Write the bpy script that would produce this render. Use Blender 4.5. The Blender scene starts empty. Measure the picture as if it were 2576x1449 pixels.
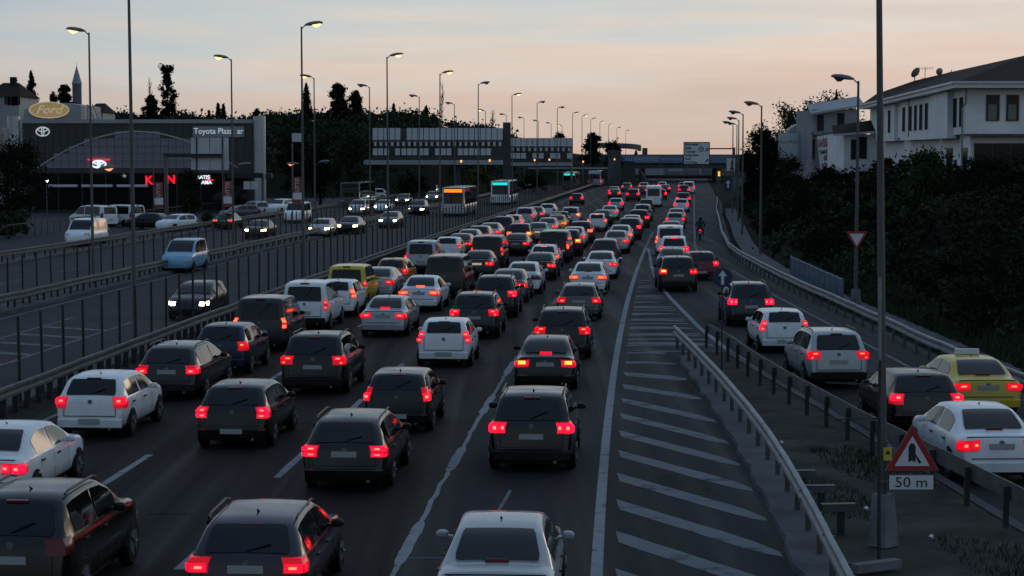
import bpy, bmesh, math, random
from mathutils import Vector, Matrix
random.seed(7)
R = math.radians
S = bpy.context.scene
COL = S.collection

# ------------------------------------------------------------------ camera
F, CX, CY, HOR, CAMH = 4860.0, 1288.0, 724.5, 380.0, 6.9
PITCH = math.atan((CY - HOR) / F)
cam = bpy.data.cameras.new('camera')
cam.sensor_width = 36.0
cam.lens = 36.0 * F / 2576.0
cam.clip_start = 0.5
cam.clip_end = 6000
camo = bpy.data.objects.new('camera', cam)
COL.objects.link(camo)
camo.location = (0, 0, CAMH)
camo.rotation_euler = (math.pi / 2 - PITCH, 0, 0)
S.camera = camo

# ------------------------------------------------------------------ sky
world = bpy.data.worlds.new('World')
S.world = world
world.use_nodes = True
wn, wl = world.node_tree.nodes, world.node_tree.links
wn.clear()
def WN(t, **k):
    n = wn.new(t)
    for a, b in k.items():
        setattr(n, a, b)
    return n
def lin(r, g, b):
    f = lambda c: (c / 255 / 12.92) if c / 255 <= 0.04045 else ((c / 255 + 0.055) / 1.055) ** 2.4
    return (f(r), f(g), f(b), 1)
SKY_STRENGTH = 1.0
tc = WN('ShaderNodeTexCoord')
sep = WN('ShaderNodeSeparateXYZ')
wl.new(tc.outputs['Generated'], sep.inputs[0])
mx = WN('ShaderNodeMath', operation='MAXIMUM'); wl.new(sep.outputs['Z'], mx.inputs[0]); mx.inputs[1].default_value = 0.0
sq = WN('ShaderNodeMath', operation='SQRT'); wl.new(mx.outputs[0], sq.inputs[0])
# soft drifting cloud bands shift the gradient a little
mp = WN('ShaderNodeMapping'); mp.inputs['Scale'].default_value = (3.2, 3.2, 34.0); mp.inputs['Rotation'].default_value = (0.0, 0.05, 0.0)
wl.new(tc.outputs['Generated'], mp.inputs[0])
nz = WN('ShaderNodeTexNoise'); nz.inputs['Scale'].default_value = 1.7; nz.inputs['Detail'].default_value = 5.0; nz.inputs['Roughness'].default_value = 0.55
wl.new(mp.outputs[0], nz.inputs['Vector'])
ns = WN('ShaderNodeMath', operation='MULTIPLY_ADD'); wl.new(nz.outputs['Fac'], ns.inputs[0]); ns.inputs[1].default_value = 0.20; ns.inputs[2].default_value = -0.10
ad = WN('ShaderNodeMath', operation='ADD'); wl.new(sq.outputs[0], ad.inputs[0]); wl.new(ns.outputs[0], ad.inputs[1])
ramp = WN('ShaderNodeValToRGB')
cr = ramp.color_ramp
stops = [(0.0, (203, 181, 166)), (0.14, (214, 194, 180)), (0.19, (217, 204, 192)), (0.22, (219, 210, 200)), (0.243, (209, 209, 205)), (0.272, (198, 207, 208)),
         (0.40, (184, 197, 206)), (0.6, (164, 184, 204)), (1.0, (138, 163, 194))]
while len(cr.elements) < len(stops):
    cr.elements.new(0.5)
for e, (p, c) in zip(cr.elements, stops):
    e.position = p
    e.color = lin(*c)
rx = WN('ShaderNodeMapRange'); wl.new(sep.outputs['X'], rx.inputs['Value'])
rx.inputs['From Min'].default_value = 0.02; rx.inputs['From Max'].default_value = 0.32; rx.inputs['To Max'].default_value = -0.075
ad2 = WN('ShaderNodeMath', operation='ADD'); wl.new(ad.outputs[0], ad2.inputs[0]); wl.new(rx.outputs[0], ad2.inputs[1])
wl.new(ad2.outputs[0], ramp.inputs[0])
# the west (ahead, right) glows; left is pinker and duller, the east behind is darker
azl = WN('ShaderNodeMapRange'); wl.new(sep.outputs['X'], azl.inputs['Value'])
azl.inputs['From Min'].default_value = -0.28; azl.inputs['From Max'].default_value = -0.05
azl.inputs['To Min'].default_value = 1.0; azl.inputs['To Max'].default_value = 0.0
mixl = WN('ShaderNodeMix', data_type='RGBA', blend_type='MULTIPLY'); wl.new(azl.outputs[0], mixl.inputs['Factor'])
wl.new(ramp.outputs[0], mixl.inputs['A']); mixl.inputs['B'].default_value = (0.80, 0.83, 0.89, 1)
# pink wisps low over the horizon
lowm = WN('ShaderNodeMapRange'); wl.new(sep.outputs['Z'], lowm.inputs['Value'])
lowm.inputs['From Min'].default_value = 0.10; lowm.inputs['From Max'].default_value = 0.03; lowm.inputs['To Max'].default_value = 1.0
mp2 = WN('ShaderNodeMapping'); mp2.inputs['Scale'].default_value = (2.2, 2.2, 60.0); mp2.inputs['Location'].default_value = (3.1, 0.4, 1.7)
mp2.inputs['Rotation'].default_value = (0.0, 0.09, 0.0)
wl.new(tc.outputs['Generated'], mp2.inputs[0])
nz2 = WN('ShaderNodeTexNoise'); nz2.inputs['Scale'].default_value = 1.3; nz2.inputs['Detail'].default_value = 4.0
wl.new(mp2.outputs[0], nz2.inputs['Vector'])
pk = WN('ShaderNodeMapRange'); wl.new(nz2.outputs['Fac'], pk.inputs['Value'])
pk.inputs['From Min'].default_value = 0.47; pk.inputs['From Max'].default_value = 0.66; pk.inputs['To Max'].default_value = 1.0
pm = WN('ShaderNodeMath', operation='MULTIPLY'); wl.new(pk.outputs[0], pm.inputs[0]); wl.new(lowm.outputs[0], pm.inputs[1])
mixp = WN('ShaderNodeMix', data_type='RGBA', blend_type='MULTIPLY'); wl.new(pm.outputs[0], mixp.inputs['Factor'])
wl.new(mixl.outputs['Result'], mixp.inputs['A']); mixp.inputs['B'].default_value = (1.13, 1.0, 0.955, 1)
back = WN('ShaderNodeMapRange'); wl.new(sep.outputs['Y'], back.inputs['Value'])
back.inputs['From Min'].default_value = -0.7; back.inputs['From Max'].default_value = 0.8
back.inputs['To Min'].default_value = 0.70; back.inputs['To Max'].default_value = 1.0
bg = WN('ShaderNodeBackground')
st = WN('ShaderNodeMath', operation='MULTIPLY'); 
br = WN('ShaderNodeMapRange'); wl.new(sep.outputs['X'], br.inputs['Value'])   # brighter towards the set sun on the right
br.inputs['From Min'].default_value = 0.10; br.inputs['From Max'].default_value = 0.34; br.inputs['To Min'].default_value = 1.0; br.inputs['To Max'].default_value = 1.16
bm_ = WN('ShaderNodeMath', operation='MULTIPLY'); wl.new(back.outputs[0], bm_.inputs[0]); wl.new(br.outputs[0], bm_.inputs[1])
wl.new(bm_.outputs[0], st.inputs[0]); st.inputs[1].default_value = SKY_STRENGTH
wl.new(st.outputs[0], bg.inputs['Strength'])
bt = WN('ShaderNodeMapRange'); wl.new(sep.outputs['Y'], bt.inputs['Value'])
bt.inputs['From Min'].default_value = 0.55; bt.inputs['From Max'].default_value = -0.5
mixb = WN('ShaderNodeMix', data_type='RGBA', blend_type='MULTIPLY'); wl.new(bt.outputs[0], mixb.inputs['Factor'])
mp3 = WN('ShaderNodeMapping'); mp3.inputs['Scale'].default_value = (2.6, 2.6, 30.0); mp3.inputs['Location'].default_value = (7.3, 1.9, 0.3); mp3.inputs['Rotation'].default_value = (0.0, -0.12, 0.0)
wl.new(tc.outputs['Generated'], mp3.inputs[0])                    # thin grey-mauve cloud bands
nz3 = WN('ShaderNodeTexNoise'); nz3.inputs['Scale'].default_value = 2.4; nz3.inputs['Detail'].default_value = 7.0; nz3.inputs['Roughness'].default_value = 0.6
wl.new(mp3.outputs[0], nz3.inputs['Vector'])
cb3 = WN('ShaderNodeMapRange'); wl.new(nz3.outputs['Fac'], cb3.inputs['Value'])
cb3.inputs['From Min'].default_value = 0.46; cb3.inputs['From Max'].default_value = 0.64
mixc = WN('ShaderNodeMix', data_type='RGBA', blend_type='MULTIPLY'); wl.new(cb3.outputs[0], mixc.inputs['Factor'])
wl.new(mixp.outputs['Result'], mixc.inputs['A']); mixc.inputs['B'].default_value = (0.955, 0.955, 0.98, 1)
wl.new(mixc.outputs['Result'], mixb.inputs['A']); mixb.inputs['B'].default_value = (0.88, 0.96, 1.03, 1)
wl.new(mixb.outputs['Result'], bg.inputs['Color'])
wo = WN('ShaderNodeOutputWorld'); wl.new(bg.outputs[0], wo.inputs[0])

# the last warm glow of the set sun, low ahead to the right
sun = bpy.data.lights.new('sun', 'SUN'); sun.energy = 0.12; sun.angle = R(14); sun.color = (1.0, 0.72, 0.5)
suno = bpy.data.objects.new('sun', sun); COL.objects.link(suno)
suno.rotation_euler = (R(-85), 0, R(-28))

S.view_settings.view_transform = 'Standard'
S.view_settings.look = 'None'
S.view_settings.gamma = 1.0
S.view_settings.exposure = 0.0
S.view_settings.use_curve_mapping = False
S.cycles.use_denoising = True
try:
    S.cycles.denoiser = 'OPENIMAGEDENOISE'
except Exception:
    pass
S.cycles.max_bounces = 5
S.cycles.diffuse_bounces = 3
S.cycles.glossy_bounces = 3
S.cycles.transmission_bounces = 3
S.cycles.transparent_max_bounces = 6
S.cycles.sample_clamp_indirect = 4.0
S.cycles.caustics_reflective = False
S.cycles.caustics_refractive = False

# ------------------------------------------------------------------ road geometry
def Xr(y):
    """x of the solid white line at the right edge of the four lanes, y metres ahead"""
    if y <= 168:
        return -6.1246e-07 * y**3 + 3.22559e-04 * y**2 + 0.0368856 * y - 0.0614
    return 12.335 + (y - 168) * 0.0938
def hdg(y):
    d = (Xr(y + .5) - Xr(y - .5))
    return -math.atan(d)          # rotation about z for an object whose front is +y
def road(u, y, z=0.0):
    return Vector((Xr(y) + u, y, z))
def gp(px, py, z=0.0):
    """ground point seen at a place in the 2576 px wide photograph"""
    a = CY - py
    dy = F * math.cos(PITCH) + a * math.sin(PITCH)
    dz = -F * math.sin(PITCH) + a * math.cos(PITCH)
    t = (z - CAMH) / dz
    return Vector(((px - CX) * t, dy * t, z))
def at(px, py, Y):
    a = CY - py
    dy = F * math.cos(PITCH) + a * math.sin(PITCH)
    dz = -F * math.sin(PITCH) + a * math.cos(PITCH)
    t = Y / dy
    return Vector(((px - CX) * t, Y, CAMH + dz * t))

# ------------------------------------------------------------------ materials
def mat(name, rgb, rough=0.6, metal=0.0, spec=0.5, coat=0.0, var=0.0, scale=4.0, bump=0.0, rgb2=None, detail=5.0, emit=None, estr=0.0, stretch=None, bscale=None):
    m = bpy.data.materials.new(name)
    m.use_nodes = True
    n, l = m.node_tree.nodes, m.node_tree.links
    b = n['Principled BSDF']
    b.inputs['Base Color'].default_value = (*rgb, 1)
    b.inputs['Roughness'].default_value = rough
    b.inputs['Metallic'].default_value = metal
    b.inputs['Specular IOR Level'].default_value = spec
    b.inputs['Coat Weight'].default_value = coat
    b.inputs['Coat Roughness'].default_value = 0.12
    if emit:
        b.inputs['Emission Color'].default_value = (*emit, 1)
        b.inputs['Emission Strength'].default_value = estr
    if var > 0 or rgb2 or bump > 0:
        t = n.new('ShaderNodeTexCoord')
        src = t.outputs['Object']
        if stretch:
            mpn = n.new('ShaderNodeMapping'); mpn.inputs['Scale'].default_value = stretch
            l.new(src, mpn.inputs[0]); src = mpn.outputs[0]
        x = n.new('ShaderNodeTexNoise'); x.inputs['Scale'].default_value = scale; x.inputs['Detail'].default_value = detail
        x.inputs['Roughness'].default_value = 0.62
        l.new(src, x.inputs['Vector'])
        if var > 0 or rgb2:
            r = n.new('ShaderNodeValToRGB')
            c2 = rgb2 or tuple(min(1, c * (1 + var)) for c in rgb)
            c1 = rgb if rgb2 else tuple(c * (1 - var) for c in rgb)
            r.color_ramp.elements[0].position = 0.34; r.color_ramp.elements[0].color = (*c1, 1)
            r.color_ramp.elements[1].position = 0.66; r.color_ramp.elements[1].color = (*c2, 1)
            l.new(x.outputs['Fac'], r.inputs[0]); l.new(r.outputs[0], b.inputs['Base Color'])
        if bump > 0:
            bp = n.new('ShaderNodeBump'); bp.inputs['Strength'].default_value = bump; bp.inputs['Distance'].default_value = 0.02
            y = x
            if bscale:
                y = n.new('ShaderNodeTexNoise'); y.inputs['Scale'].default_value = bscale; y.inputs['Detail'].default_value = 3
                l.new(src, y.inputs['Vector'])
            l.new(y.outputs['Fac'], bp.inputs['Height']); l.new(bp.outputs[0], b.inputs['Normal'])
    return m
M = {}
def asphalt(name, lo, hi):
    """tarmac with fine aggregate, long wheel streaks and darker oily patches"""
    m = mat(name, lo, 0.85, spec=0.12, rgb2=hi, scale=0.35, bump=0.25, bscale=40, detail=8, stretch=(1, 0.3, 1))
    n, l = m.node_tree.nodes, m.node_tree.links
    b = n['Principled BSDF']
    src = b.inputs['Base Color'].links[0].from_socket
    t = n.new('ShaderNodeTexCoord')
    for sc, st, lo_, hi_ in ((1.0, (1.6, .02, 1), .62, 1.28), (14.0, (1, 1, 1), .82, 1.2), (0.5, (.5, .12, 1), .75, 1.15)):
        mpn = n.new('ShaderNodeMapping'); mpn.inputs['Scale'].default_value = st; l.new(t.outputs['Object'], mpn.inputs[0])
        x = n.new('ShaderNodeTexNoise'); x.inputs['Scale'].default_value = sc; x.inputs['Detail'].default_value = 5; l.new(mpn.outputs[0], x.inputs['Vector'])
        r = n.new('ShaderNodeMapRange'); l.new(x.outputs['Fac'], r.inputs['Value'])
        r.inputs['From Min'].default_value = .3; r.inputs['From Max'].default_value = .7; r.inputs['To Min'].default_value = lo_; r.inputs['To Max'].default_value = hi_
        v = n.new('ShaderNodeVectorMath'); v.operation = 'SCALE'; l.new(src, v.inputs[0]); l.new(r.outputs[0], v.inputs['Scale']); src = v.outputs[0]
        if sc == 1.0:
            rr = n.new('ShaderNodeMapRange'); l.new(x.outputs['Fac'], rr.inputs['Value'])
            rr.inputs['From Min'].default_value = .3; rr.inputs['From Max'].default_value = .7; rr.inputs['To Min'].default_value = .62; rr.inputs['To Max'].default_value = .92
            l.new(rr.outputs[0], b.inputs['Roughness'])
    l.new(src, b.inputs['Base Color'])
    return m
def worn(name, paint_rgb, under, t0, t1, scale):
    """road paint chipped away to the tarmac"""
    m = mat(name, under, 0.85, spec=0.15, rgb2=paint_rgb, scale=scale, detail=10)
    for nd in m.node_tree.nodes:
        if nd.type == 'VALTORGB':
            nd.color_ramp.elements[0].position = t0; nd.color_ramp.elements[1].position = t1
            e = nd.color_ramp.elements.new(min(.99, t1 + .22)); e.color = (*[c * 1.18 for c in paint_rgb], 1)
    return m
M['asphalt_new'] = asphalt('asphalt_new', (0.0066, 0.0062, 0.0060), (0.0122, 0.0115, 0.0112))
M['asphalt'] = asphalt('asphalt', (0.0115, 0.0125, 0.0155), (0.020, 0.0215, 0.026))
M['asphalt_patch'] = asphalt('asphalt_patch', (0.0065, 0.0067, 0.0072), (0.011, 0.011, 0.012))
M['asphalt_old'] = mat('asphalt_old', (0.026, 0.027, 0.032), 0.9, spec=0.15, rgb2=(0.044, 0.043, 0.049), scale=0.5, bump=0.25, bscale=40, detail=8)
M['paint_line'] = worn('road_paint', (0.19, 0.205, 0.22), (0.035, 0.037, 0.042), .33, .41, 2.4)
M['paint_worn'] = worn('worn_road_paint', (0.125, 0.137, 0.152), (0.026, 0.028, 0.032), .34, .44, 1.6)
M['concrete'] = mat('concrete', (0.16, 0.16, 0.165), 0.9, spec=0.2, var=0.3, scale=1.2, bump=0.2, detail=8)
M['concrete_dark'] = mat('concrete_dark', (0.07, 0.073, 0.08), 0.9, spec=0.2, var=0.35, scale=0.6, bump=0.2, detail=8)
M['dirt'] = mat('dirt', (0.022, 0.022, 0.02), 0.95, spec=0.1, rgb2=(0.06, 0.056, 0.05), scale=0.9, bump=0.5, detail=9)
M['earth'] = mat('earth', (0.007, 0.008, 0.006), 1.0, spec=0.03, rgb2=(0.015, 0.016, 0.011), scale=0.2, bump=0.4, detail=9)
M['galv'] = mat('galvanised_steel', (0.21, 0.22, 0.225), 0.6, metal=0.35, var=0.25, scale=1.5, detail=7)
M['galv_dark'] = mat('weathered_steel', (0.085, 0.086, 0.088), 0.65, metal=0.3, var=0.35, scale=2.0)
M['post'] = mat('dark_post', (0.020, 0.021, 0.022), 0.7, var=0.3)
M['fence'] = mat('fence_paint', (0.010, 0.011, 0.012), 0.6)
M['pole'] = mat('lamp_pole_steel', (0.085, 0.088, 0.09), 0.6, metal=0.2, var=0.25, scale=1.0, stretch=(1, 1, .2))
M['lamp_shell'] = mat('lamp_shell', (0.10, 0.10, 0.105), 0.5, var=0.15)
M['lens_off'] = mat('lamp_lens_off', (0.22, 0.21, 0.2), 0.25)
M['lens_on'] = mat('lamp_lens_lit', (0.8, 0.5, 0.2), 0.3, emit=(1.0, 0.60, 0.19), estr=3.0)
M['lens_dim'] = mat('lamp_lens_warming', (0.8, 0.5, 0.2), 0.3, emit=(1.0, 0.40, 0.14), estr=1.3)
M['white_wall'] = mat('white_render', (0.70, 0.71, 0.71), 0.85, spec=0.2, var=0.12, scale=0.5, detail=8)
M['grey_wall'] = mat('grey_cladding', (0.27, 0.285, 0.30), 0.6, var=0.12, scale=0.4)
M['board_grey'] = mat('board_grey', (0.22, 0.25, 0.275), 0.6, var=0.05)
M['white_panel'] = mat('white_panel', (0.46, 0.48, 0.50), 0.5, var=0.08, scale=0.8)
M['roof_tile'] = mat('dark_roof_tile', (0.028, 0.018, 0.016), 0.9, spec=0.1, var=0.4, scale=3, bump=0.4)
M['glass_dark'] = mat('dark_glass', (0.005, 0.006, 0.007), 0.04, spec=0.4)
M['pane'] = mat('window_pane', (0.016, 0.018, 0.022), 0.10, spec=0.18)
M['blind'] = mat('window_blind', (0.16, 0.165, 0.16), 0.8)
M['facade_dark'] = mat('dark_cladding', (0.026, 0.030, 0.031), 0.35, var=0.2, scale=0.5)
M['facade_purple'] = mat('mauve_cladding', (0.15, 0.15, 0.185), 0.4, var=0.25, scale=0.25)
M['black'] = mat('black_paint', (0.008, 0.008, 0.009), 0.5)
M['black_print'] = mat('black_print', (0.012, 0.012, 0.014), 0.6)
M['sign_red'] = mat('sign_red', (0.30, 0.012, 0.016), 0.5)
M['sign_white'] = mat('sign_white', (0.55, 0.57, 0.59), 0.5, var=0.06)
M['sign_blue'] = mat('sign_blue', (0.012, 0.022, 0.075), 0.5)
M['sign_yellow'] = mat('sign_yellow', (0.50, 0.42, 0.04), 0.5)
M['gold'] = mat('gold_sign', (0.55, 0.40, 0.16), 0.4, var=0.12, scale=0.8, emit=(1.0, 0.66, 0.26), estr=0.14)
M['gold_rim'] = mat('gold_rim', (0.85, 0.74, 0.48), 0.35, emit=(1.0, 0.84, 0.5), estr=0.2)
M['glow_white'] = mat('bright_letters', (0.80, 0.82, 0.82), 0.4, emit=(0.9, 1.0, 1.0), estr=0.28)  # faint glow put into letters and emblem, as if backlit
M['shaded_pane'] = mat('shaded_window_pane', (0.012, 0.014, 0.017), 0.8, spec=0.04)
M['zinc'] = mat('zinc_cladding', (0.34, 0.37, 0.40), 0.35, metal=0.7, var=0.08)
M['stone'] = mat('minaret_stone', (0.11, 0.11, 0.12), 0.85, var=0.15)
M['lead'] = mat('lead_roof', (0.20, 0.23, 0.27), 0.5, metal=0.3)
M['banner_blue'] = mat('banner_blue', (0.10, 0.14, 0.235), 0.7, var=0.15, scale=0.2)
M['banner_print'] = mat('banner_print', (0.42, 0.46, 0.52), 0.7)
M['banner_red'] = mat('banner_red', (0.22, 0.055, 0.04), 0.7)
M['cloth'] = mat('banner_cloth', (0.62, 0.64, 0.66), 0.8, var=0.06)
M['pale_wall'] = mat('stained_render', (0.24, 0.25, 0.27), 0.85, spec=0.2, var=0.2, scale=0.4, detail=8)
M['red_print'] = mat('red_print', (0.30, 0.03, 0.05), 0.7)
M['neon_red'] = mat('neon_red', (0.3, 0.0, 0.02), 0.4, emit=(1.0, 0.006, 0.03), estr=1.25)
M['neon_white'] = mat('neon_white', (0.8, 0.8, 0.85), 0.4, emit=(0.85, 0.9, 1.0), estr=1.1)
M['flood'] = mat('floodlight', (1, 1, 1), 0.4, emit=(1.0, 0.98, 0.9), estr=9)
M['strip'] = mat('soffit_strip', (0.5, 0.52, 0.55), 0.5)
M['amber_led'] = mat('amber_signal', (0.4, 0.15, 0.0), 0.4, emit=(1.0, 0.38, 0.03), estr=2.0)
M['small_lamp'] = mat('small_warm_lamp', (0.5, 0.3, 0.1), 0.4, emit=(1.0, 0.45, 0.10), estr=1.6)
M['rail_blue'] = mat('blue_grey_railing', (0.10, 0.14, 0.19), 0.55, var=0.15)
M['leaf_dark'] = mat('leaf_dark', (0.007, 0.010, 0.007), 0.9, spec=0.06, rgb2=(0.017, 0.022, 0.013), scale=0.6)
M['leaf_hill'] = mat('leaf_hill', (0.016, 0.026, 0.015), 0.9, spec=0.06, rgb2=(0.046, 0.062, 0.036), scale=0.12)
M['leaf_brown'] = mat('leaf_brown', (0.020, 0.018, 0.010), 0.9, spec=0.06, rgb2=(0.040, 0.036, 0.018), scale=0.5)
M['leaf_mid'] = mat('leaf_mid', (0.012, 0.018, 0.010), 0.9, spec=0.06, rgb2=(0.028, 0.038, 0.019), scale=0.5)
M['leaf_green'] = mat('leaf_green', (0.020, 0.034, 0.015), 0.9, spec=0.06, rgb2=(0.045, 0.064, 0.028), scale=0.5)
M['leaf_olive'] = mat('leaf_olive', (0.045, 0.048, 0.014), 0.9, spec=0.1, rgb2=(0.085, 0.085, 0.024), scale=0.5)
M['bark'] = mat('bark', (0.022, 0.018, 0.014), 0.95, spec=0.1, var=0.4, scale=6, bump=0.4)
M['grass'] = mat('grass_blades', (0.018, 0.026, 0.012), 0.9, spec=0.1, rgb2=(0.05, 0.058, 0.03), scale=0.8)
M['tyre'] = mat('tyre_rubber', (0.008, 0.008, 0.008), 0.85, spec=0.2)
M['rim'] = mat('alloy_rim', (0.18, 0.185, 0.19), 0.4, metal=0.6)
M['plastic'] = mat('black_plastic', (0.006, 0.006, 0.007), 0.45, spec=0.3)
M['plate'] = mat('number_plate', (0.32, 0.33, 0.32), 0.5)
M['plate_lit'] = mat('lit_number_plate', (0.5, 0.45, 0.3), 0.5, emit=(0.75, 0.62, 0.28), estr=0.45)
M['tail_off'] = mat('tail_lamp_off', (0.10, 0.006, 0.01), 0.25)
M['tail_on'] = mat('tail_lamp_lit', (0.15, 0.0, 0.01), 0.5, spec=0.08, emit=(1.0, 0.002, 0.018), estr=1.0)
M['brake_on'] = mat('brake_lamp_lit', (0.15, 0.0, 0.01), 0.5, spec=0.08, emit=(1.0, 0.004, 0.022), estr=2.6)
M['tail_glow'] = mat('tail_lamp_glow', (0.2, 0.0, 0.01), 0.3, emit=(1.0, 0.001, 0.012), estr=0.42)
M['brake_soft'] = mat('brake_lamp_soft', (0.15, 0.0, 0.01), 0.5, spec=0.08, emit=(1.0, 0.002, 0.016), estr=1.3)
M['brake_pink'] = mat('brake_lamp_pinkish', (0.15, 0.0, 0.01), 0.5, spec=0.08, emit=(1.0, 0.004, 0.028), estr=3.2)
M['bulb_core'] = mat('lamp_bulb_core', (0.2, 0.03, 0.01), 0.5, spec=0.08, emit=(1.0, 0.13, 0.05), estr=3.4)
M['hot_on'] = mat('brake_lamp_bright', (0.3, 0.05, 0.02), 0.3, emit=(1.0, 0.075, 0.02), estr=2.9)
M['amber_on'] = mat('indicator_lit', (0.4, 0.2, 0.0), 0.3, emit=(1.0, 0.36, 0.03), estr=4.0)
M['head_off'] = mat('headlamp_off', (0.35, 0.37, 0.38), 0.15)
M['head_on'] = mat('headlamp_lit', (0.9, 0.9, 0.8), 0.2, emit=(1.0, 0.93, 0.74), estr=16)
M['head_warm'] = mat('headlamp_warm', (0.9, 0.8, 0.5), 0.2, emit=(1.0, 0.74, 0.36), estr=13)
M['teal_led'] = mat('teal_display', (0.0, 0.2, 0.2), 0.4, emit=(0.02, 0.62, 0.55), estr=1.2)
M['orange_led'] = mat('orange_display', (0.3, 0.1, 0.0), 0.4, emit=(1.0, 0.26, 0.008), estr=1.3)
def paint(name, rgb, metal=0.0, rough=0.16, coat=0.0):
    m = mat(name, rgb, rough, metal=metal, spec=0.5, coat=coat, var=0.10, scale=2.5)
    n, l = m.node_tree.nodes, m.node_tree.links          # road film: rougher, greyer patches of dust
    b = n['Principled BSDF']
    t = n.new('ShaderNodeTexCoord'); x = n.new('ShaderNodeTexNoise'); x.inputs['Scale'].default_value = 1.3; x.inputs['Detail'].default_value = 6
    l.new(t.outputs['Object'], x.inputs['Vector'])
    r = n.new('ShaderNodeMapRange'); l.new(x.outputs['Fac'], r.inputs['Value'])
    r.inputs['From Min'].default_value = .35; r.inputs['From Max'].default_value = .7; r.inputs['To Min'].default_value = rough * .7; r.inputs['To Max'].default_value = rough * 1.8
    l.new(r.outputs[0], b.inputs['Roughness'])
    return m
PAINT = {
    'white': paint('white_car_paint', (0.66, 0.69, 0.71)),
    'silver': paint('silver_car_paint', (0.34, 0.36, 0.38), metal=0.2),
    'grey': paint('grey_car_paint', (0.085, 0.09, 0.095), metal=0.15),
    'dark grey': paint('dark_grey_car_paint', (0.020, 0.021, 0.024), metal=0.1),
    'black': paint('black_car_paint', (0.0045, 0.0045, 0.005)),
    'dark blue': paint('dark_blue_car_paint', (0.016, 0.024, 0.045), metal=0.2),
    'blue': paint('light_blue_car_paint', (0.16, 0.34, 0.50)),
    'dark red': paint('dark_red_car_paint', (0.085, 0.010, 0.013), metal=0.1),
    'mauve': paint('mauve_car_paint', (0.030, 0.022, 0.034), metal=0.1),
    'yellow': paint('yellow_car_paint', (0.50, 0.37, 0.03)),
    'orange': paint('orange_car_paint', (0.42, 0.16, 0.03)),
    'beige': paint('beige_car_paint', (0.28, 0.255, 0.19), metal=0.1),
    'brown': paint('brown_car_paint', (0.035, 0.024, 0.018), metal=0.2),
    'green': paint('dark_green_car_paint', (0.020, 0.030, 0.028), metal=0.2),
}

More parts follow.
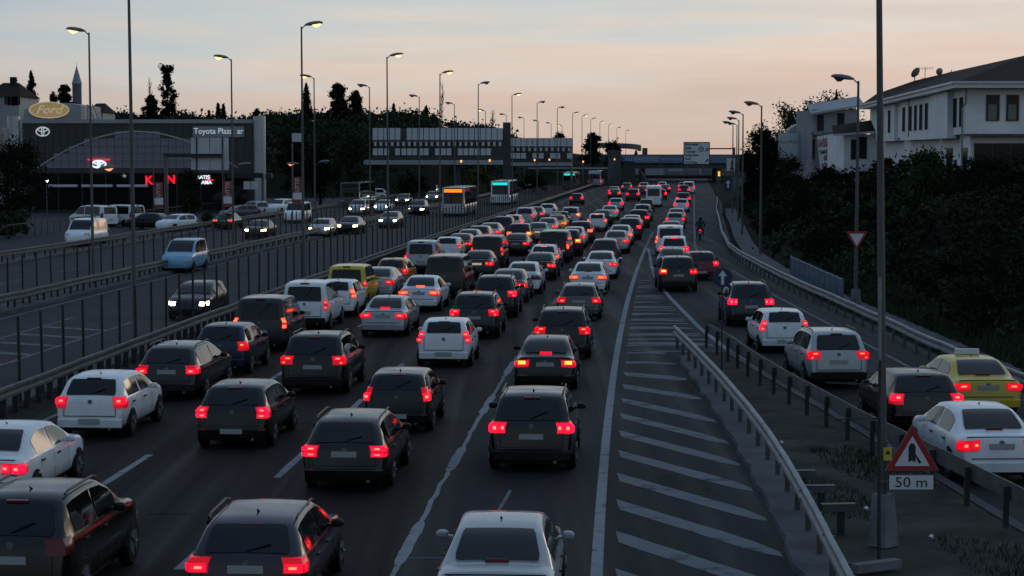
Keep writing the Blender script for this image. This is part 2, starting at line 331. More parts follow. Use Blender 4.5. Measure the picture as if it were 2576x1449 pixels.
# ------------------------------------------------------------------ mesh helpers
class MB:
    def __init__(s):
        s.v, s.f, s.m = [], [], []
    def add(s, vs, fs, mi=0):
        o = len(s.v)
        s.v += [tuple(v) for v in vs]
        s.f += [tuple(i + o for i in f) for f in fs]
        s.m += [mi] * len(fs)
        return s
    def box(s, c, size, rz=0.0, mi=0, bev=0.0):
        x, y, z = (k / 2 for k in size)
        P = [(-x, -y, -z), (x, -y, -z), (x, y, -z), (-x, y, -z), (-x, -y, z), (x, -y, z), (x, y, z), (-x, y, z)]
        ca, sa = math.cos(rz), math.sin(rz)
        P = [(c[0] + p[0] * ca - p[1] * sa, c[1] + p[0] * sa + p[1] * ca, c[2] + p[2]) for p in P]
        return s.add(P, [(0, 3, 2, 1), (4, 5, 6, 7), (0, 1, 5, 4), (1, 2, 6, 5), (2, 3, 7, 6), (3, 0, 4, 7)], mi)
    def bar(s, a, b, w, h=None, mi=0):
        a, b = Vector(a), Vector(b)
        h = h or w
        d = (b - a).normalized()
        up = Vector((0, 0, 1)) if abs(d.z) < 0.95 else Vector((0, 1, 0))
        r = d.cross(up).normalized(); u = r.cross(d)
        P = [q + r * sx * w / 2 + u * sy * h / 2 for q in (a, b) for sx, sy in ((-1, -1), (1, -1), (1, 1), (-1, 1))]
        return s.add(P, [(0, 1, 2, 3), (7, 6, 5, 4), (0, 4, 5, 1), (1, 5, 6, 2), (2, 6, 7, 3), (3, 7, 4, 0)], mi)
    def tube(s, pts, rad, n=8, mi=0, cap=True):
        pts = [Vector(p) for p in pts]
        rad = rad if isinstance(rad, (list, tuple)) else [rad] * len(pts)
        rings = []
        for i, p in enumerate(pts):
            d = (pts[min(i + 1, len(pts) - 1)] - pts[max(i - 1, 0)]).normalized()
            up = Vector((0, 0, 1)) if abs(d.z) < 0.9 else Vector((0, 1, 0))
            r = d.cross(up).normalized(); u = r.cross(d)
            rings.append([p + (r * math.cos(2 * math.pi * k / n) + u * math.sin(2 * math.pi * k / n)) * rad[i] for k in range(n)])
        V = [v for ring in rings for v in ring]
        Fs = []
        for i in range(len(pts) - 1):
            for k in range(n):
                a, b = i * n + k, i * n + (k + 1) % n
                Fs.append((a, b, b + n, a + n))
        if cap:
            Fs.append(tuple(range(n - 1, -1, -1)))
            Fs.append(tuple(range((len(pts) - 1) * n, len(pts) * n)))
        return s.add(V, Fs, mi)
    def prism(s, poly, d, mi=0):
        """poly: list of Vector, extruded by Vector d"""
        n = len(poly); d = Vector(d)
        V = [Vector(p) for p in poly] + [Vector(p) + d for p in poly]
        Fs = [tuple(range(n)), tuple(range(2 * n - 1, n - 1, -1))] + [(k, k + n, (k + 1) % n + n, (k + 1) % n) for k in range(n)]
        return s.add(V, Fs, mi)
    def grid(s, rows, mi=0, close=False):
        n = len(rows[0])
        V = [p for r in rows for p in r]
        Fs = []
        for i in range(len(rows) - 1):
            for k in range(n - 1 + (1 if close else 0)):
                a, b = i * n + k, i * n + (k + 1) % n
                Fs.append((a, b, b + n, a + n))
        return s.add(V, Fs, mi)
    def mesh(s, name, mats, smooth=None, fix=False):
        me = bpy.data.meshes.new(name)
        me.from_pydata(s.v, [], s.f)
        for m in (mats if isinstance(mats, (list, tuple)) else [mats]):
            me.materials.append(m)
        if any(s.m):
            me.polygons.foreach_set('material_index', s.m)
        if fix:
            bm = bmesh.new(); bm.from_mesh(me); bmesh.ops.recalc_face_normals(bm, faces=bm.faces); bm.to_mesh(me); bm.free()
        if smooth is not None:
            me.polygons.foreach_set('use_smooth', [True] * len(me.polygons))
            me.set_sharp_from_angle(angle=R(smooth))
        me.update()
        return me
    def build(s, name, mats, parent=None, smooth=None, fix=False):
        return put(name, s.mesh(name, mats, smooth, fix), parent)
def put(name, data, parent=None):
    o = bpy.data.objects.new(name, data)
    COL.objects.link(o)
    if parent is not None:
        o.parent = parent
    return o
def tag(o, label=None, cat=None, group=None, kind=None):
    if label: o['label'] = label
    if cat: o['category'] = cat
    if group: o['group'] = group
    if kind: o['kind'] = kind
    return o
def thing(name, label, cat, loc=(0, 0, 0), rz=0.0, group=None):
    o = put(name, None)
    o.empty_display_size = 0.3
    o.location = loc; o.rotation_euler = (0, 0, rz)
    return tag(o, label, cat, group)
def box(name, c, size, m, parent=None, rz=0.0):
    return MB().box(c, size, rz).build(name, m, parent)
def text(name, s, size, loc, rot, m, parent=None, ex=0.01, align='CENTER', shear=0.0, w=1.0, bold=0.0):
    c = bpy.data.curves.new(name, 'FONT')
    c.body = s; c.size = size; c.align_x = align; c.align_y = 'CENTER'; c.extrude = ex; c.shear = shear
    c.offset = bold; c.resolution_u = 3
    c.materials.append(m)
    tmp = bpy.data.objects.new('tmp_text', c)
    me = bpy.data.meshes.new_from_object(tmp)
    bpy.data.objects.remove(tmp); bpy.data.curves.remove(c)
    o = put(name, me, parent)
    o.location = loc; o.rotation_euler = rot; o.scale = (w, 1, 1)
    return o
UPR = (math.pi / 2, 0, 0)
def lerp(a, b, t): return a + (b - a) * t
def interp(x, tab):
    if x <= tab[0][0]: return tab[0][1]
    for (x0, y0), (x1, y1) in zip(tab, tab[1:]):
        if x <= x1:
            return y1 if x1 == x0 else lerp(y0, y1, (x - x0) / (x1 - x0))
    return tab[-1][1]
# ------------------------------------------------------------------ the setting
def strip(name, ul, ur, y0, y1, z, m, step=4.0, parent=None, kind='structure'):
    """a sheet along the road between lateral offsets ul and ur (numbers or functions of y giving x)"""
    ys = []
    y = y0
    while y < y1:
        ys.append(y); y += step
    ys.append(y1)
    fx = lambda u, y: u(y) if callable(u) else Xr(y) + u
    rows = [[(fx(ul, y), y, z), (fx(ur, y), y, z)] for y in ys]
    o = MB().grid(rows).build(name, m, parent)
    if kind and parent is None: tag(o, kind=kind)
    return o
g = MB().add([(-2500, -300, -0.06), (2500, -300, -0.06), (2500, 4000, -0.06), (-2500, 4000, -0.06)], [(0, 1, 2, 3)]).build('ground', M['earth'])
tag(g, kind='structure')
RGX = [(-20, 14.6), (50, 14.3), (60, 13.9), (78, 13.85), (93, 13.75), (108, 13.9), (118, 14.1), (129, 14.6), (150, 16.4), (180, 19.4), (209, 22.2), (240, 25.6), (258, 27.5), (300, 31.0)]
def xg(y):                                   # right-hand guardrail
    return interp(y, RGX) if y < 300 else 31.0 + (y - 300) * 0.0938
R2X = [(-20, 11.5), (20, 10.5), (35.2, 9.42), (47.7, 8.72), (58, 8.0), (66.9, 7.5), (75.2, 7.34), (90.6, 7.45), (100, 7.65), (108.2, 7.95), (117, 8.45), (128, 9.15), (138, 9.72)]
def x2(y): return interp(y, R2X)             # left edge line of the slip road
motorway = strip('motorway', -15.95, lambda y: xg(y) + .55, -20, 640, 0.0, M['asphalt_new'], 4)
strip('asphalt_surface', lambda y: Xr(y) - 3.36 + .03 * math.sin(y * .9), lambda y: xg(y) + .5, -20, 640, 0.003, M['asphalt'], 2, motorway)
tag(strip('reserved_road', -26.15, -16.6, -20, 640, -0.004, M['asphalt_old'], 4), kind='structure')
tag(strip('opposite_road', -38.3, -27.6, -20, 640, -0.004, M['asphalt_old'], 4), kind='structure')
tag(strip('service_road', -49.5, -39.6, -20, 640, -0.004, M['asphalt_old'], 4), kind='structure')
yard = MB().add([(-110, 60, -.02), (-30, 60, -.02), (-14, 330, -.02), (-110, 330, -.02)], [(0, 1, 2, 3)]).build('dealer_yard_pavement', M['asphalt_old'])
tag(yard, kind='structure')
def kerb(name, u0, u1, y0=-20, y1=640, h=0.13):
    rows = []
    y = y0
    while y <= y1:
        x0, x1 = Xr(y) + u0, Xr(y) + u1
        rows.append([(x0, y, -.05), (x0, y, h), (x1, y, h), (x1, y, -.05)]); y += 4
    return tag(MB().grid(rows).build(name, M['concrete_dark']), kind='structure')
kerb('central_kerb', -16.6, -15.95)
kerb('outer_kerb', -27.6, -26.15)
kerb('verge_kerb', -39.6, -38.3)
# gore island: raised concrete apron with dirt between the two rails
IX = [(-10, 3.2), (10, 3.9), (22, 4.35), (31.3, 4.65), (37.8, 4.97), (47, 5.28), (55.2, 5.40), (62, 5.46), (64.6, 5.55)]
def xi(y): return interp(y, IX)
rows = []
y = -10.0
while y <= 64.6:
    w = 0.9 if y < 60 else lerp(0.9, .5, (y - 60) / 4.6)
    j = 0.04 * math.sin(y * 1.7) + 0.03 * math.sin(y * 4.1 + 1)
    rows.append([(xi(y) + j, y, 0.0), (xi(y) + .03 + j, y, .10), (xi(y) + w, y, .11)]); y += .6
tag(MB().grid(rows).build('gore_kerb_apron', M['concrete_dark']), kind='structure')
rows = []
y = -10.0
while y <= 66:
    row = []
    for t in range(6):
        x = lerp(xi(min(y, 64)) + .85, x2(y) - .35, t / 5)
        row.append((x, y, 0.085 + (0.05 * math.sin(x * 3.3 + y * .9) * math.sin(y * 1.3) * (1 if 0 < t < 5 else 0)) * (1 if y < 45 else .15)))
    rows.append(row); y += 1.2
gi = MB().grid(rows).build('gore_island_ground', M['dirt'], smooth=60)
tag(gi, kind='structure')
tag(strip('gore_edge_kerb', lambda y: x2(y) - .36, lambda y: x2(y) - .12, -10, 66, 0.11, M['concrete_dark'], 2), kind='structure')

# ---- painted lines, children of the road they are painted on
Z1, Z2 = 0.008, 0.012
strip('edge_line', -0.10, 0.10, -20, 138, Z1, M['paint_line'], 2, motorway)
strip('edge_line', lambda y: x2(y) - .10, lambda y: x2(y) + .09, 63, 137, Z1 + .0015, M['paint_line'], 2, motorway)
strip('edge_line', -0.11, 0.07, 138.3, 165, Z1, M['paint_worn'], 2, motorway)
strip('edge_line', 3.45, 3.62, 140, 380, Z1, M['paint_worn'], 4, motorway)
strip('edge_line', lambda y: lerp(Xr(140) + 3.45, x2(104) + 2.8, (140 - y) / 36), lambda y: lerp(Xr(140) + 3.62, x2(104) + 2.95, (140 - y) / 36), 104, 139.8, Z1, M['paint_worn'], 3, motorway)
strip('edge_line', -14.55, -14.4, -20, 500, Z1, M['paint_worn'], 4, motorway)
strip('edge_line', lambda y: xg(y) - 1.25, lambda y: xg(y) - 1.12, -20, 112, Z1, M['paint_worn'], 4, motorway)
def dash(u, y0, y1, w=.16, m='paint_line'):
    n = max(2, int((y1 - y0) / .7))
    rows = [[(Xr(y0 + (y1 - y0) * k / n) + u - w / 2 + random.uniform(-.012, .012), y0 + (y1 - y0) * k / n, Z1),
             (Xr(y0 + (y1 - y0) * k / n) + u + w / 2 + random.uniform(-.012, .012), y0 + (y1 - y0) * k / n, Z1)] for k in range(n + 1)]
    MB().grid(rows).build('lane_dash', M[m], motorway)
for u, ph in ((-10.35, 0.0), (-6.90, 0.9)):
    y = 21.6 + ph
    while y < 330:
        dash(u, y, y + 4.0, .17, 'paint_line' if y < 150 else 'paint_worn'); y += 9.0
# the ragged sealing line beside the fourth lane, wide where an old dash shows through
y = 14.0
rows = []
while y < 74:
    ph = (y - 23.0) % 9.2
    wide = ph < 3.4
    c = 0.012 * math.sin(y * .6) + .012 * math.sin(y * 3.3) + random.uniform(-.015, .015)
    w = (.21 if wide else .10) + random.uniform(-.02, .02)
    rows.append([(Xr(y) - 3.33 + c * (.3 if wide else 1) - w / 2, y, Z1), (Xr(y) - 3.33 + c * (.3 if wide else 1) + w / 2, y, Z1)]); y += .35
MB().grid(rows).build('ragged_lane_line', M['paint_line'], motorway)
y = 78.0
while y < 330:
    dash(-3.35, y, y + 4, .17, 'paint_worn'); y += 9
strip('seam_line', lambda y: Xr(y) - 1.95 + .05 * math.sin(y), lambda y: Xr(y) - 1.88 + .05 * math.sin(y), 31, 39, Z1, M['paint_worn'], .5, motorway)
MB().box((Xr(32.4) - 2.6, 32.4, Z1), (1.3, .05, .002)).build('seam_line', M['paint_worn'], motorway)
# repairs and joints in the tarmac
for u, y, w, l in ((-5.6, 33.5, 1.2, 5.5), (-9.4, 46.0, 1.0, 9.0), (-1.2, 50.5, 1.4, 4.0), (1.7, 38.5, 1.1, 2.4), (2.2, 55.0, .9, 3.5), (-12.6, 41.0, 1.3, 6.0), (-4.2, 62.5, 1.6, 5.0), (-8.2, 36.4, .8, 3.0), (9.6, 52, 1.2, 6), (10.4, 68, 1.4, 9)):
    x0 = (Xr(y) + u) if u < 5 else u
    n_ = 7
    L_, R_ = [], []
    for k in range(n_ + 1):
        yy = y + l * k / n_; j = random.uniform(-.05, .05)
        L_.append((x0 - w / 2 + j, yy, .0055)); R_.append((x0 + w / 2 + random.uniform(-.05, .05), yy, .0055))
    MB().grid([[a_, b_] for a_, b_ in zip(L_, R_)]).build('asphalt_patch', M['asphalt_patch'], motorway)
for y, ua, ub in ((30.3, -13.5, -3.6), (48.7, -10.2, -3.5), (66.0, -14.0, -3.6), (57.3, .4, 2.2), (88, -14, -3.6), (104, -3.3, 5.5)):
    n_ = 14
    rows = [[(Xr(y) + lerp(ua, ub, k / n_), y + random.uniform(-.05, .05) - .03, .0058), (Xr(y) + lerp(ua, ub, k / n_), y + random.uniform(-.05, .05) + .03, .0058)] for k in range(n_ + 1)]
    MB().grid(rows).build('asphalt_joint', M['asphalt_patch'], motorway)
# hatched gore
for k in range(24):
    y = 27.9 + 3.17 * k if k > 0 else 27.9
    if y > 103: break
    rows = []
    skew = -4.7 if y < 52 else (lerp(-4.7, -.4, (y - 52) / 10) if y < 62 else -.4)
    ye = max(12, y + skew)
    xr_end = (xi(ye) - .10) if ye < 64 else (x2(ye) - .30)
    if 56 < y < 66: xr_end = min(xr_end, 5.3)
    xl = Xr(y) + .33
    n = 9
    for i in range(n + 1):
        t = i / n
        taper = 1 if t < .86 else lerp(1, .35, (t - .86) / .14)
        x = lerp(xl, xr_end, t)
        yy = y + skew * t + (.25 * math.sin(t * 3.1) if y > 62 else 0)
        h = (.54 if y < 60 else .30) * taper
        j = random.uniform(-.025, .025)
        rows.append([(x, yy - h + j, Z1), (x, yy + h + random.uniform(-.03, .03), Z1)])
    MB().grid(rows).build('hatch_stripe', M['paint_worn'], motorway)
yy = 66.2
while yy < 103:                              # close-set stripes in the narrow end
    xl, xe = Xr(yy) + .32, x2(yy) - .3
    if xe - xl < .5: break
    rows = [[(lerp(xl, xe, t / 6), yy + .2 * math.sin(t * .5) - .19, Z1), (lerp(xl, xe, t / 6), yy + .2 * math.sin(t * .5) + .19, Z1)] for t in range(7)]
    MB().grid(rows).build('hatch_stripe', M['paint_worn'], motorway); yy += 2.15
res = bpy.data.objects['reserved_road']
for k in range(7):                           # ladder marking on the reserved road
    y = 57.5 + k * 3.0
    a, b = Xr(y) - 22.8, Xr(y - 1.5) - 19.9
    MB().add([(a, y, .002), (a, y + .55, .002), (b, y - 1.5 + .55, .002), (b, y - 1.5, .002)], [(0, 3, 2, 1)]).build('hatch_stripe', M['paint_worn'], res)
strip('edge_line', -22.95, -22.8, 40, 80, .002, M['paint_worn'], 3, res)
strip('edge_line', -19.9, -19.75, 40, 78, .002, M['paint_worn'], 3, res)
strip('edge_line', -25.7, -25.55, -20, 400, .002, M['paint_worn'], 4, res)
opp = bpy.data.objects['opposite_road']
strip('edge_line', -28.2, -28.05, -20, 400, .002, M['paint_worn'], 4, opp)
y = 90
while y < 300:
    strip('lane_dash', -33.0, -32.85, y, y + 4, .002, M['paint_worn'], 2, opp); y += 10

# ---- the right-hand slope
def slope_z(o, y):
    """height at a distance o to the right of the guardrail"""
    p = [(0, -.03), (1.4, 0.03), (2.6, .25), (6, 1.6), (11, 3.6), (16, 4.7), (40, 5.6), (120, 6.5)]
    z = interp(o, p)
    f = 1.0 if y < 200 else max(.35, 1 - (y - 200) / 260)
    return z * f + (0.25 * math.sin(o * .7 + y * .13) + .2 * math.sin(y * .31 + o * .2)) * min(1, max(0, (o - 2) / 5))
rows = []
for y in [-20 + 5 * k for k in range(110)]:
    rows.append([(xg(y) + .56 + o, y, slope_z(o, y)) for o in (0, 1.4, 2.6, 4, 6, 8, 11, 16, 24, 40, 70, 120)])
tag(MB().grid(rows).build('slope', M['earth'], smooth=60), kind='structure')
strip('footway', lambda y: xg(y) + .9, lambda y: xg(y) + 2.2, 60, 230, .07, M['concrete_dark'], 3)

# ------------------------------------------------------------------ rails and fences
WB = [(0.0, .47), (.055, .50), (.055, .57), (.01, .61), (.01, .66), (.055, .70), (.055, .77), (0.0, .80), (-.03, .80), (-.03, .47)]
def resample(pts, step):
    out = [Vector(pts[0])]
    acc = 0.0
    for a, b in zip(pts, pts[1:]):
        a, b = Vector(a), Vector(b)
        L = (b - a).length
        d = step - acc
        while d <= L:
            out.append(a.lerp(b, d / L)); d += step
        acc = L - (d - step)
    return out
def guardrail(name, label, pts, side, spacing, m='galv', maxposts=290, profile=WB, posth=.74, pw=.10, z0=0.0, double=False, group=None, spacer=True, wob=.012):
    t = thing(name, label, 'guardrail', pts[0], group=group)
    inv = Vector(pts[0])
    for sd in ((side, -side) if double else (side,)):
        rows = []
        for i, p in enumerate(pts):
            p = Vector(p)
            d = (Vector(pts[min(i + 1, len(pts) - 1)]) - Vector(pts[max(i - 1, 0)])).normalized()
            nrm = Vector((d.y, -d.x, 0)) * sd
            off = .12 if double else .09
            w = random.uniform(-wob, wob)
            rows.append([p - inv + nrm * (off + o) + Vector((0, 0, z + z0 + w)) for o, z in profile])
        # lapped lengths of beam, about four metres each, none quite in line with the next
        acc, a0 = 0.0, 0
        for i in range(1, len(rows)):
            acc += (Vector(pts[i]) - Vector(pts[i - 1])).length
            if acc >= 3.9 or i == len(rows) - 1:
                dz, dn = random.uniform(-wob, wob), random.uniform(-.006, .006)
                seg = [[q + Vector((dn, 0, dz)) for q in r_] for r_ in rows[a0:i + 1]]
                dd = (seg[-1][0] - seg[0][0]).normalized() * .06
                seg[-1] = [q + dd for q in seg[-1]]
                b = MB().grid(seg, close=True)
                if acc > 1.0 and m == 'galv':
                    for zz in (.55, .72):
                        for k_ in (0, 1):
                            c_ = seg[-1][2] * (1 - .03 * k_) + seg[-2][2] * (.03 * k_)
                            b.box((c_.x, c_.y, zz + z0 + pts[0][2] * 0 + (c_.z - seg[-1][2].z)), (.05, .05, .05))
                b.build('rail_beam', M[m], t, smooth=35)
                acc, a0 = 0.0, i
    pp = resample(pts, spacing)
    pm = MB().box((0, 0, posth / 2), (pw, .07, posth)).mesh('rail_post', M['post'] if m != 'galv' else M['galv_dark'])
    for p in pp[:maxposts]:
        o = put('rail_post', pm, t); o.location = p - inv + Vector((0, 0, z0 - .05)); o.rotation_euler.z = hdg(p.y) + random.uniform(-.05, .05)
    rest = pp[maxposts:]
    if rest:
        b = MB()
        for p in rest: b.box(p - inv + Vector((0, 0, z0 + posth / 2 - .05)), (pw, .07, posth))
        tag(b.build('rail_posts_far', M['post'], t), kind='stuff')
    return t
def along(u, y0, y1, step=3.0, z=0.0):
    n = int((y1 - y0) / step)
    return [road(u, y0 + (y1 - y0) * k / n, z) for k in range(n + 1)]
guardrail('guardrail', 'long dark guardrail on close-set posts beside the jammed lanes', along(-15.75, 8, 420), 1, 1.0, 'galv_dark', posth=.72, pw=.16)
guardrail('guardrail', 'double-sided median guardrail between the two oncoming roads', along(-26.6, 30, 420), 1, 2.0, 'galv_dark', double=True)
guardrail('guardrail', 'farther guardrail between the oncoming road and the dealer service road', along(-38.9, 60, 420), 1, 2.0, 'galv_dark')
GL = [(5.7, 66.3, .1), (5.72, 64, .1), (5.75, 60, .1), (5.78, 52, .1), (5.72, 46, .1), (5.62, 41, .1), (5.48, 37.5, .1), (5.30, 34, .1), (5.02, 29, .1), (4.6, 22, .1), (4.2, 15, .1)]
def dens(l, step=1.0): return [p for p in resample(l, step)]
guardrail('guardrail', 'curved steel guardrail along the striped gore on many short posts', dens(GL), 1, 2.0, wob=.004, z0=.02)
GR = [(6.75, 66.8, .1), (7.0, 63, .1), (7.15, 58, .1), (7.4, 52.8, .1), (8.0, 44.4, .1), (8.6, 38.3, .1), (9.2, 32, .1), (10.1, 22, .1), (10.7, 15, .1)]
guardrail('guardrail', 'second gore guardrail with tall dark posts along the slip road', dens(GR), -1, 2.15, 'galv_dark', wob=.004, z0=.02, posth=.78)
guardrail('guardrail', 'winding grey guardrail along the right edge of the slip road', [Vector((xg(y), y, 0)) for y in [12 + 2.5 * k for k in range(100)]], -1, 2.0, 'galv', wob=.012)
def mesh_fence(label, u, y0, y1, z0, z1):
    t = thing('mesh_fence', label, 'fence', road(u, y0))
    inv = road(u, y0)
    pts = resample(along(u, y0, y1, 2.0), 2.0)
    pm = MB().box((0, 0, (z0 + z1) / 2), (.075, .05, z1 - z0)).mesh('fence_post', M['fence'])
    for p in pts[:195]:
        o = put('fence_post', pm, t); o.location = p - inv; o.rotation_euler = (random.uniform(-.008, .008), random.uniform(-.012, .012), hdg(p.y))
    b = MB()
    for a in resample(pts, .075):
        q = a - inv
        b.add([q + Vector((0, -.0045, z0)), q + Vector((0, .0045, z0)), q + Vector((0, .0045, z1 - .1)), q + Vector((0, -.0045, z1 - .1))], [(0, 1, 2, 3)])
    for i in range(len(pts) - 1):
        for k in range(5):
            z = lerp(z0 + .05, z1 - .1, k / 4)
            a, c = pts[i] - inv, pts[i + 1] - inv
            b.add([a + Vector((0, 0, z - .003)), c + Vector((0, 0, z - .003)), c + Vector((0, 0, z + .003)), a + Vector((0, 0, z + .003))], [(0, 1, 2, 3)])
    tag(b.build('wire_mesh', M['fence'], t), kind='stuff')
    return t
mesh_fence('long dark wire fence standing on the guardrail beside the jammed lanes', -15.95, 30, 410, .12, 2.45)
mesh_fence('second wire fence standing on the double median guardrail farther left', -26.9, 40, 410, .12, 2.3)

# ------------------------------------------------------------------ street lamps
def head_mesh():
    prof = [(0, .045, .04), (.06, .085, .07), (.2, .16, .115), (.45, .20, .13), (.68, .16, .105), (.78, .09, .06), (.81, .03, .02)]
    rows = []
    for x, w, h in prof:
        rows.append([(x, w * math.cos(a), h * math.sin(a) * (1 if math.sin(a) > 0 else .35)) for a in [2 * math.pi * k / 10 for k in range(10)]])
    b = MB().grid(rows, close=True)
    b.add(rows[0], [tuple(range(10))]); b.add(rows[-1], [tuple(range(9, -1, -1))])
    return b.mesh('lamp_head', M['lamp_shell'], smooth=50)
HEAD = head_mesh()
def lens_mesh(m):
    rows = []
    for t in (0, .33, .66, 1):
        rows.append([(lerp(.34, .70, t), lerp(-.15, .15, k / 4), -.043 - .115 * math.sin(math.pi * t) * math.sin(math.pi * k / 4)) for k in range(5)])
    return MB().grid(rows).mesh('lamp_lens', M[m], smooth=60)
LENS = {k: lens_mesh(k) for k in ('lens_off', 'lens_on', 'lens_dim')}
POLES = {}
def pole_mesh(H, r0, r1, base):
    k = (H, r0, r1, base)
    if k not in POLES:
        b = MB().tube([(0, 0, 0), (0, 0, H)], [r0, r1], 10)
        b.tube([(0, 0, 1.25), (0, 0, 1.33)], r0 * 1.25, 10)
        b.tube([(0, 0, 1.75), (0, 0, 1.83)], r0 * 1.22, 10)
        POLES[k] = b.mesh('pole', M['pole'], smooth=50)
    return POLES[k]
BASE = MB().tube([(0, 0, 0), (0, 0, .9)], [.27, .19], 4).mesh('concrete_base', M['concrete'])
def lamp(label, loc, H, side, lit='lens_off', group=None, r0=.085, r1=.045, tilt=0.0, low=False, base=False, arm=.18):
    t = thing('street_lamp', label, 'street lamp', loc, hdg(loc[1]), group)
    t.rotation_euler = (0, tilt, hdg(loc[1]))
    put('pole', pole_mesh(H, r0, r1, base), t)
    MB().tube([(0, 0, H - .12), (side * .12, 0, H - .02), (side * arm, 0, H + .05)], .03, 6).build('arm', M['pole'], t)
    h = put('lamp_head', HEAD, t); h.location = (side * arm, 0, H + .06); h.rotation_euler = (0, -R(8) * 1, 0 if side > 0 else math.pi)
    h.scale = (1.25, 1.25, 1.25)
    put('lamp_lens', LENS[lit], h)
    if low:
        MB().tube([(0, 0, 5.75), (.4, 0, 5.95)], .025, 6).build('arm', M['pole'], t)
        h = put('lamp_head', HEAD, t); h.location = (.35, 0, 5.98); h.rotation_euler = (0, -R(6), 0)
        h.scale = (1.1, 1.1, 1.1)
        put('lamp_lens', LENS['lens_dim' if low == 2 else 'lens_off'], h)
    if base: put('concrete_base', BASE, t)
    return t
ORD = ['first', 'second', 'third', 'fourth', 'fifth', 'sixth', 'seventh', 'eighth', 'ninth', 'tenth', 'eleventh', 'twelfth', 'thirteenth', 'fourteenth']
lamp('tall grey lamp post by the near fence, its head cut off by the picture', (-13.1, 66.9, 0), 13.6, 1, 'lens_off', 'lamp posts along the fence beside the jam', tilt=R(-.3))
cen = [(105, -18.0, 'lens_on'), (138.6, -18.5, 'lens_on'), (168.7, -18.7, 'lens_on'), (195, -18.3, 'lens_off'), (234, -18.5, 'lens_on'), (271, -18.5, 'lens_off'), (304, -18.0, 'lens_off'),
       (346, -18.2, 'lens_dim'), (372, -18.0, 'lens_on'), (407, -18.2, 'lens_dim'), (450, -18.4, 'lens_on'), (500, -18.6, 'lens_on'), (560, -18.8, 'lens_off'), (640, -19.0, 'lens_off')]
for i, (y, u, l) in enumerate(cen):
    w = {'lens_on': 'brightly lit', 'lens_dim': 'faintly glowing', 'lens_off': 'unlit'}[l]
    lamp('%s lamp post, %s with its head visible along the fence beside the jam' % (w, ORD[i]), road(u, y), 13.6, 1, l, 'lamp posts along the fence beside the jam', tilt=R(random.uniform(-.25, .25)))
lef = [(98.8, -27.6, 'lens_on'), (127, -26.9, 'lens_on'), (159.5, -27.8, 'lens_on'), (182, -27.0, 'lens_off'), (216, -27.2, 'lens_off'), (249, -27.3, 'lens_off'), (292, -28.0, 'lens_on'),
       (324, -27.9, 'lens_off'), (356, -27.8, 'lens_off'), (390, -27.8, 'lens_off'), (424, -27.8, 'lens_off'), (460, -27.8, 'lens_on')]
for i, (y, u, l) in enumerate(lef):
    w = 'brightly lit' if l == 'lens_on' else 'unlit'
    lamp('%s lamp post facing left, %s along the double median rail' % (w, ORD[i]), road(u, y), 12.9, -1, l, 'lamp posts along the median rail', low=(2 if i == 0 else 1) if i < 3 else False, tilt=R(random.uniform(-.25, .25)))
lamp('thick grey lamp post on a concrete base beside the merge warning sign', (6.42, 33.0, 0.1), 13.2, -1, 'lens_off', None, r0=.078, r1=.040, tilt=R(-1.2), base=True)
rt = [((14.95, 83.8), 'unlit lamp post carrying a give-way sign beside the blue railing'), ((16.6, 129), 'unlit lamp post rising from the bushes behind the bend of the right guardrail'),
      ((18.9, 158.6), 'unlit lamp post beside the ivy mass, third along the right verge'), ((22.0, 188), 'fourth unlit lamp post along the right verge'),
      ((24.4, 214), 'fifth unlit lamp post along the right verge, left of its neighbour'), ((26.0, 224), 'sixth unlit lamp post along the right verge near the direction sign')]
for (x, y), l in rt:
    lamp(l, (x, y, .02), 9.9, -1, 'lens_off', 'lamp posts along the right verge', r0=.09, r1=.05, base=(y < 100), arm=.18)
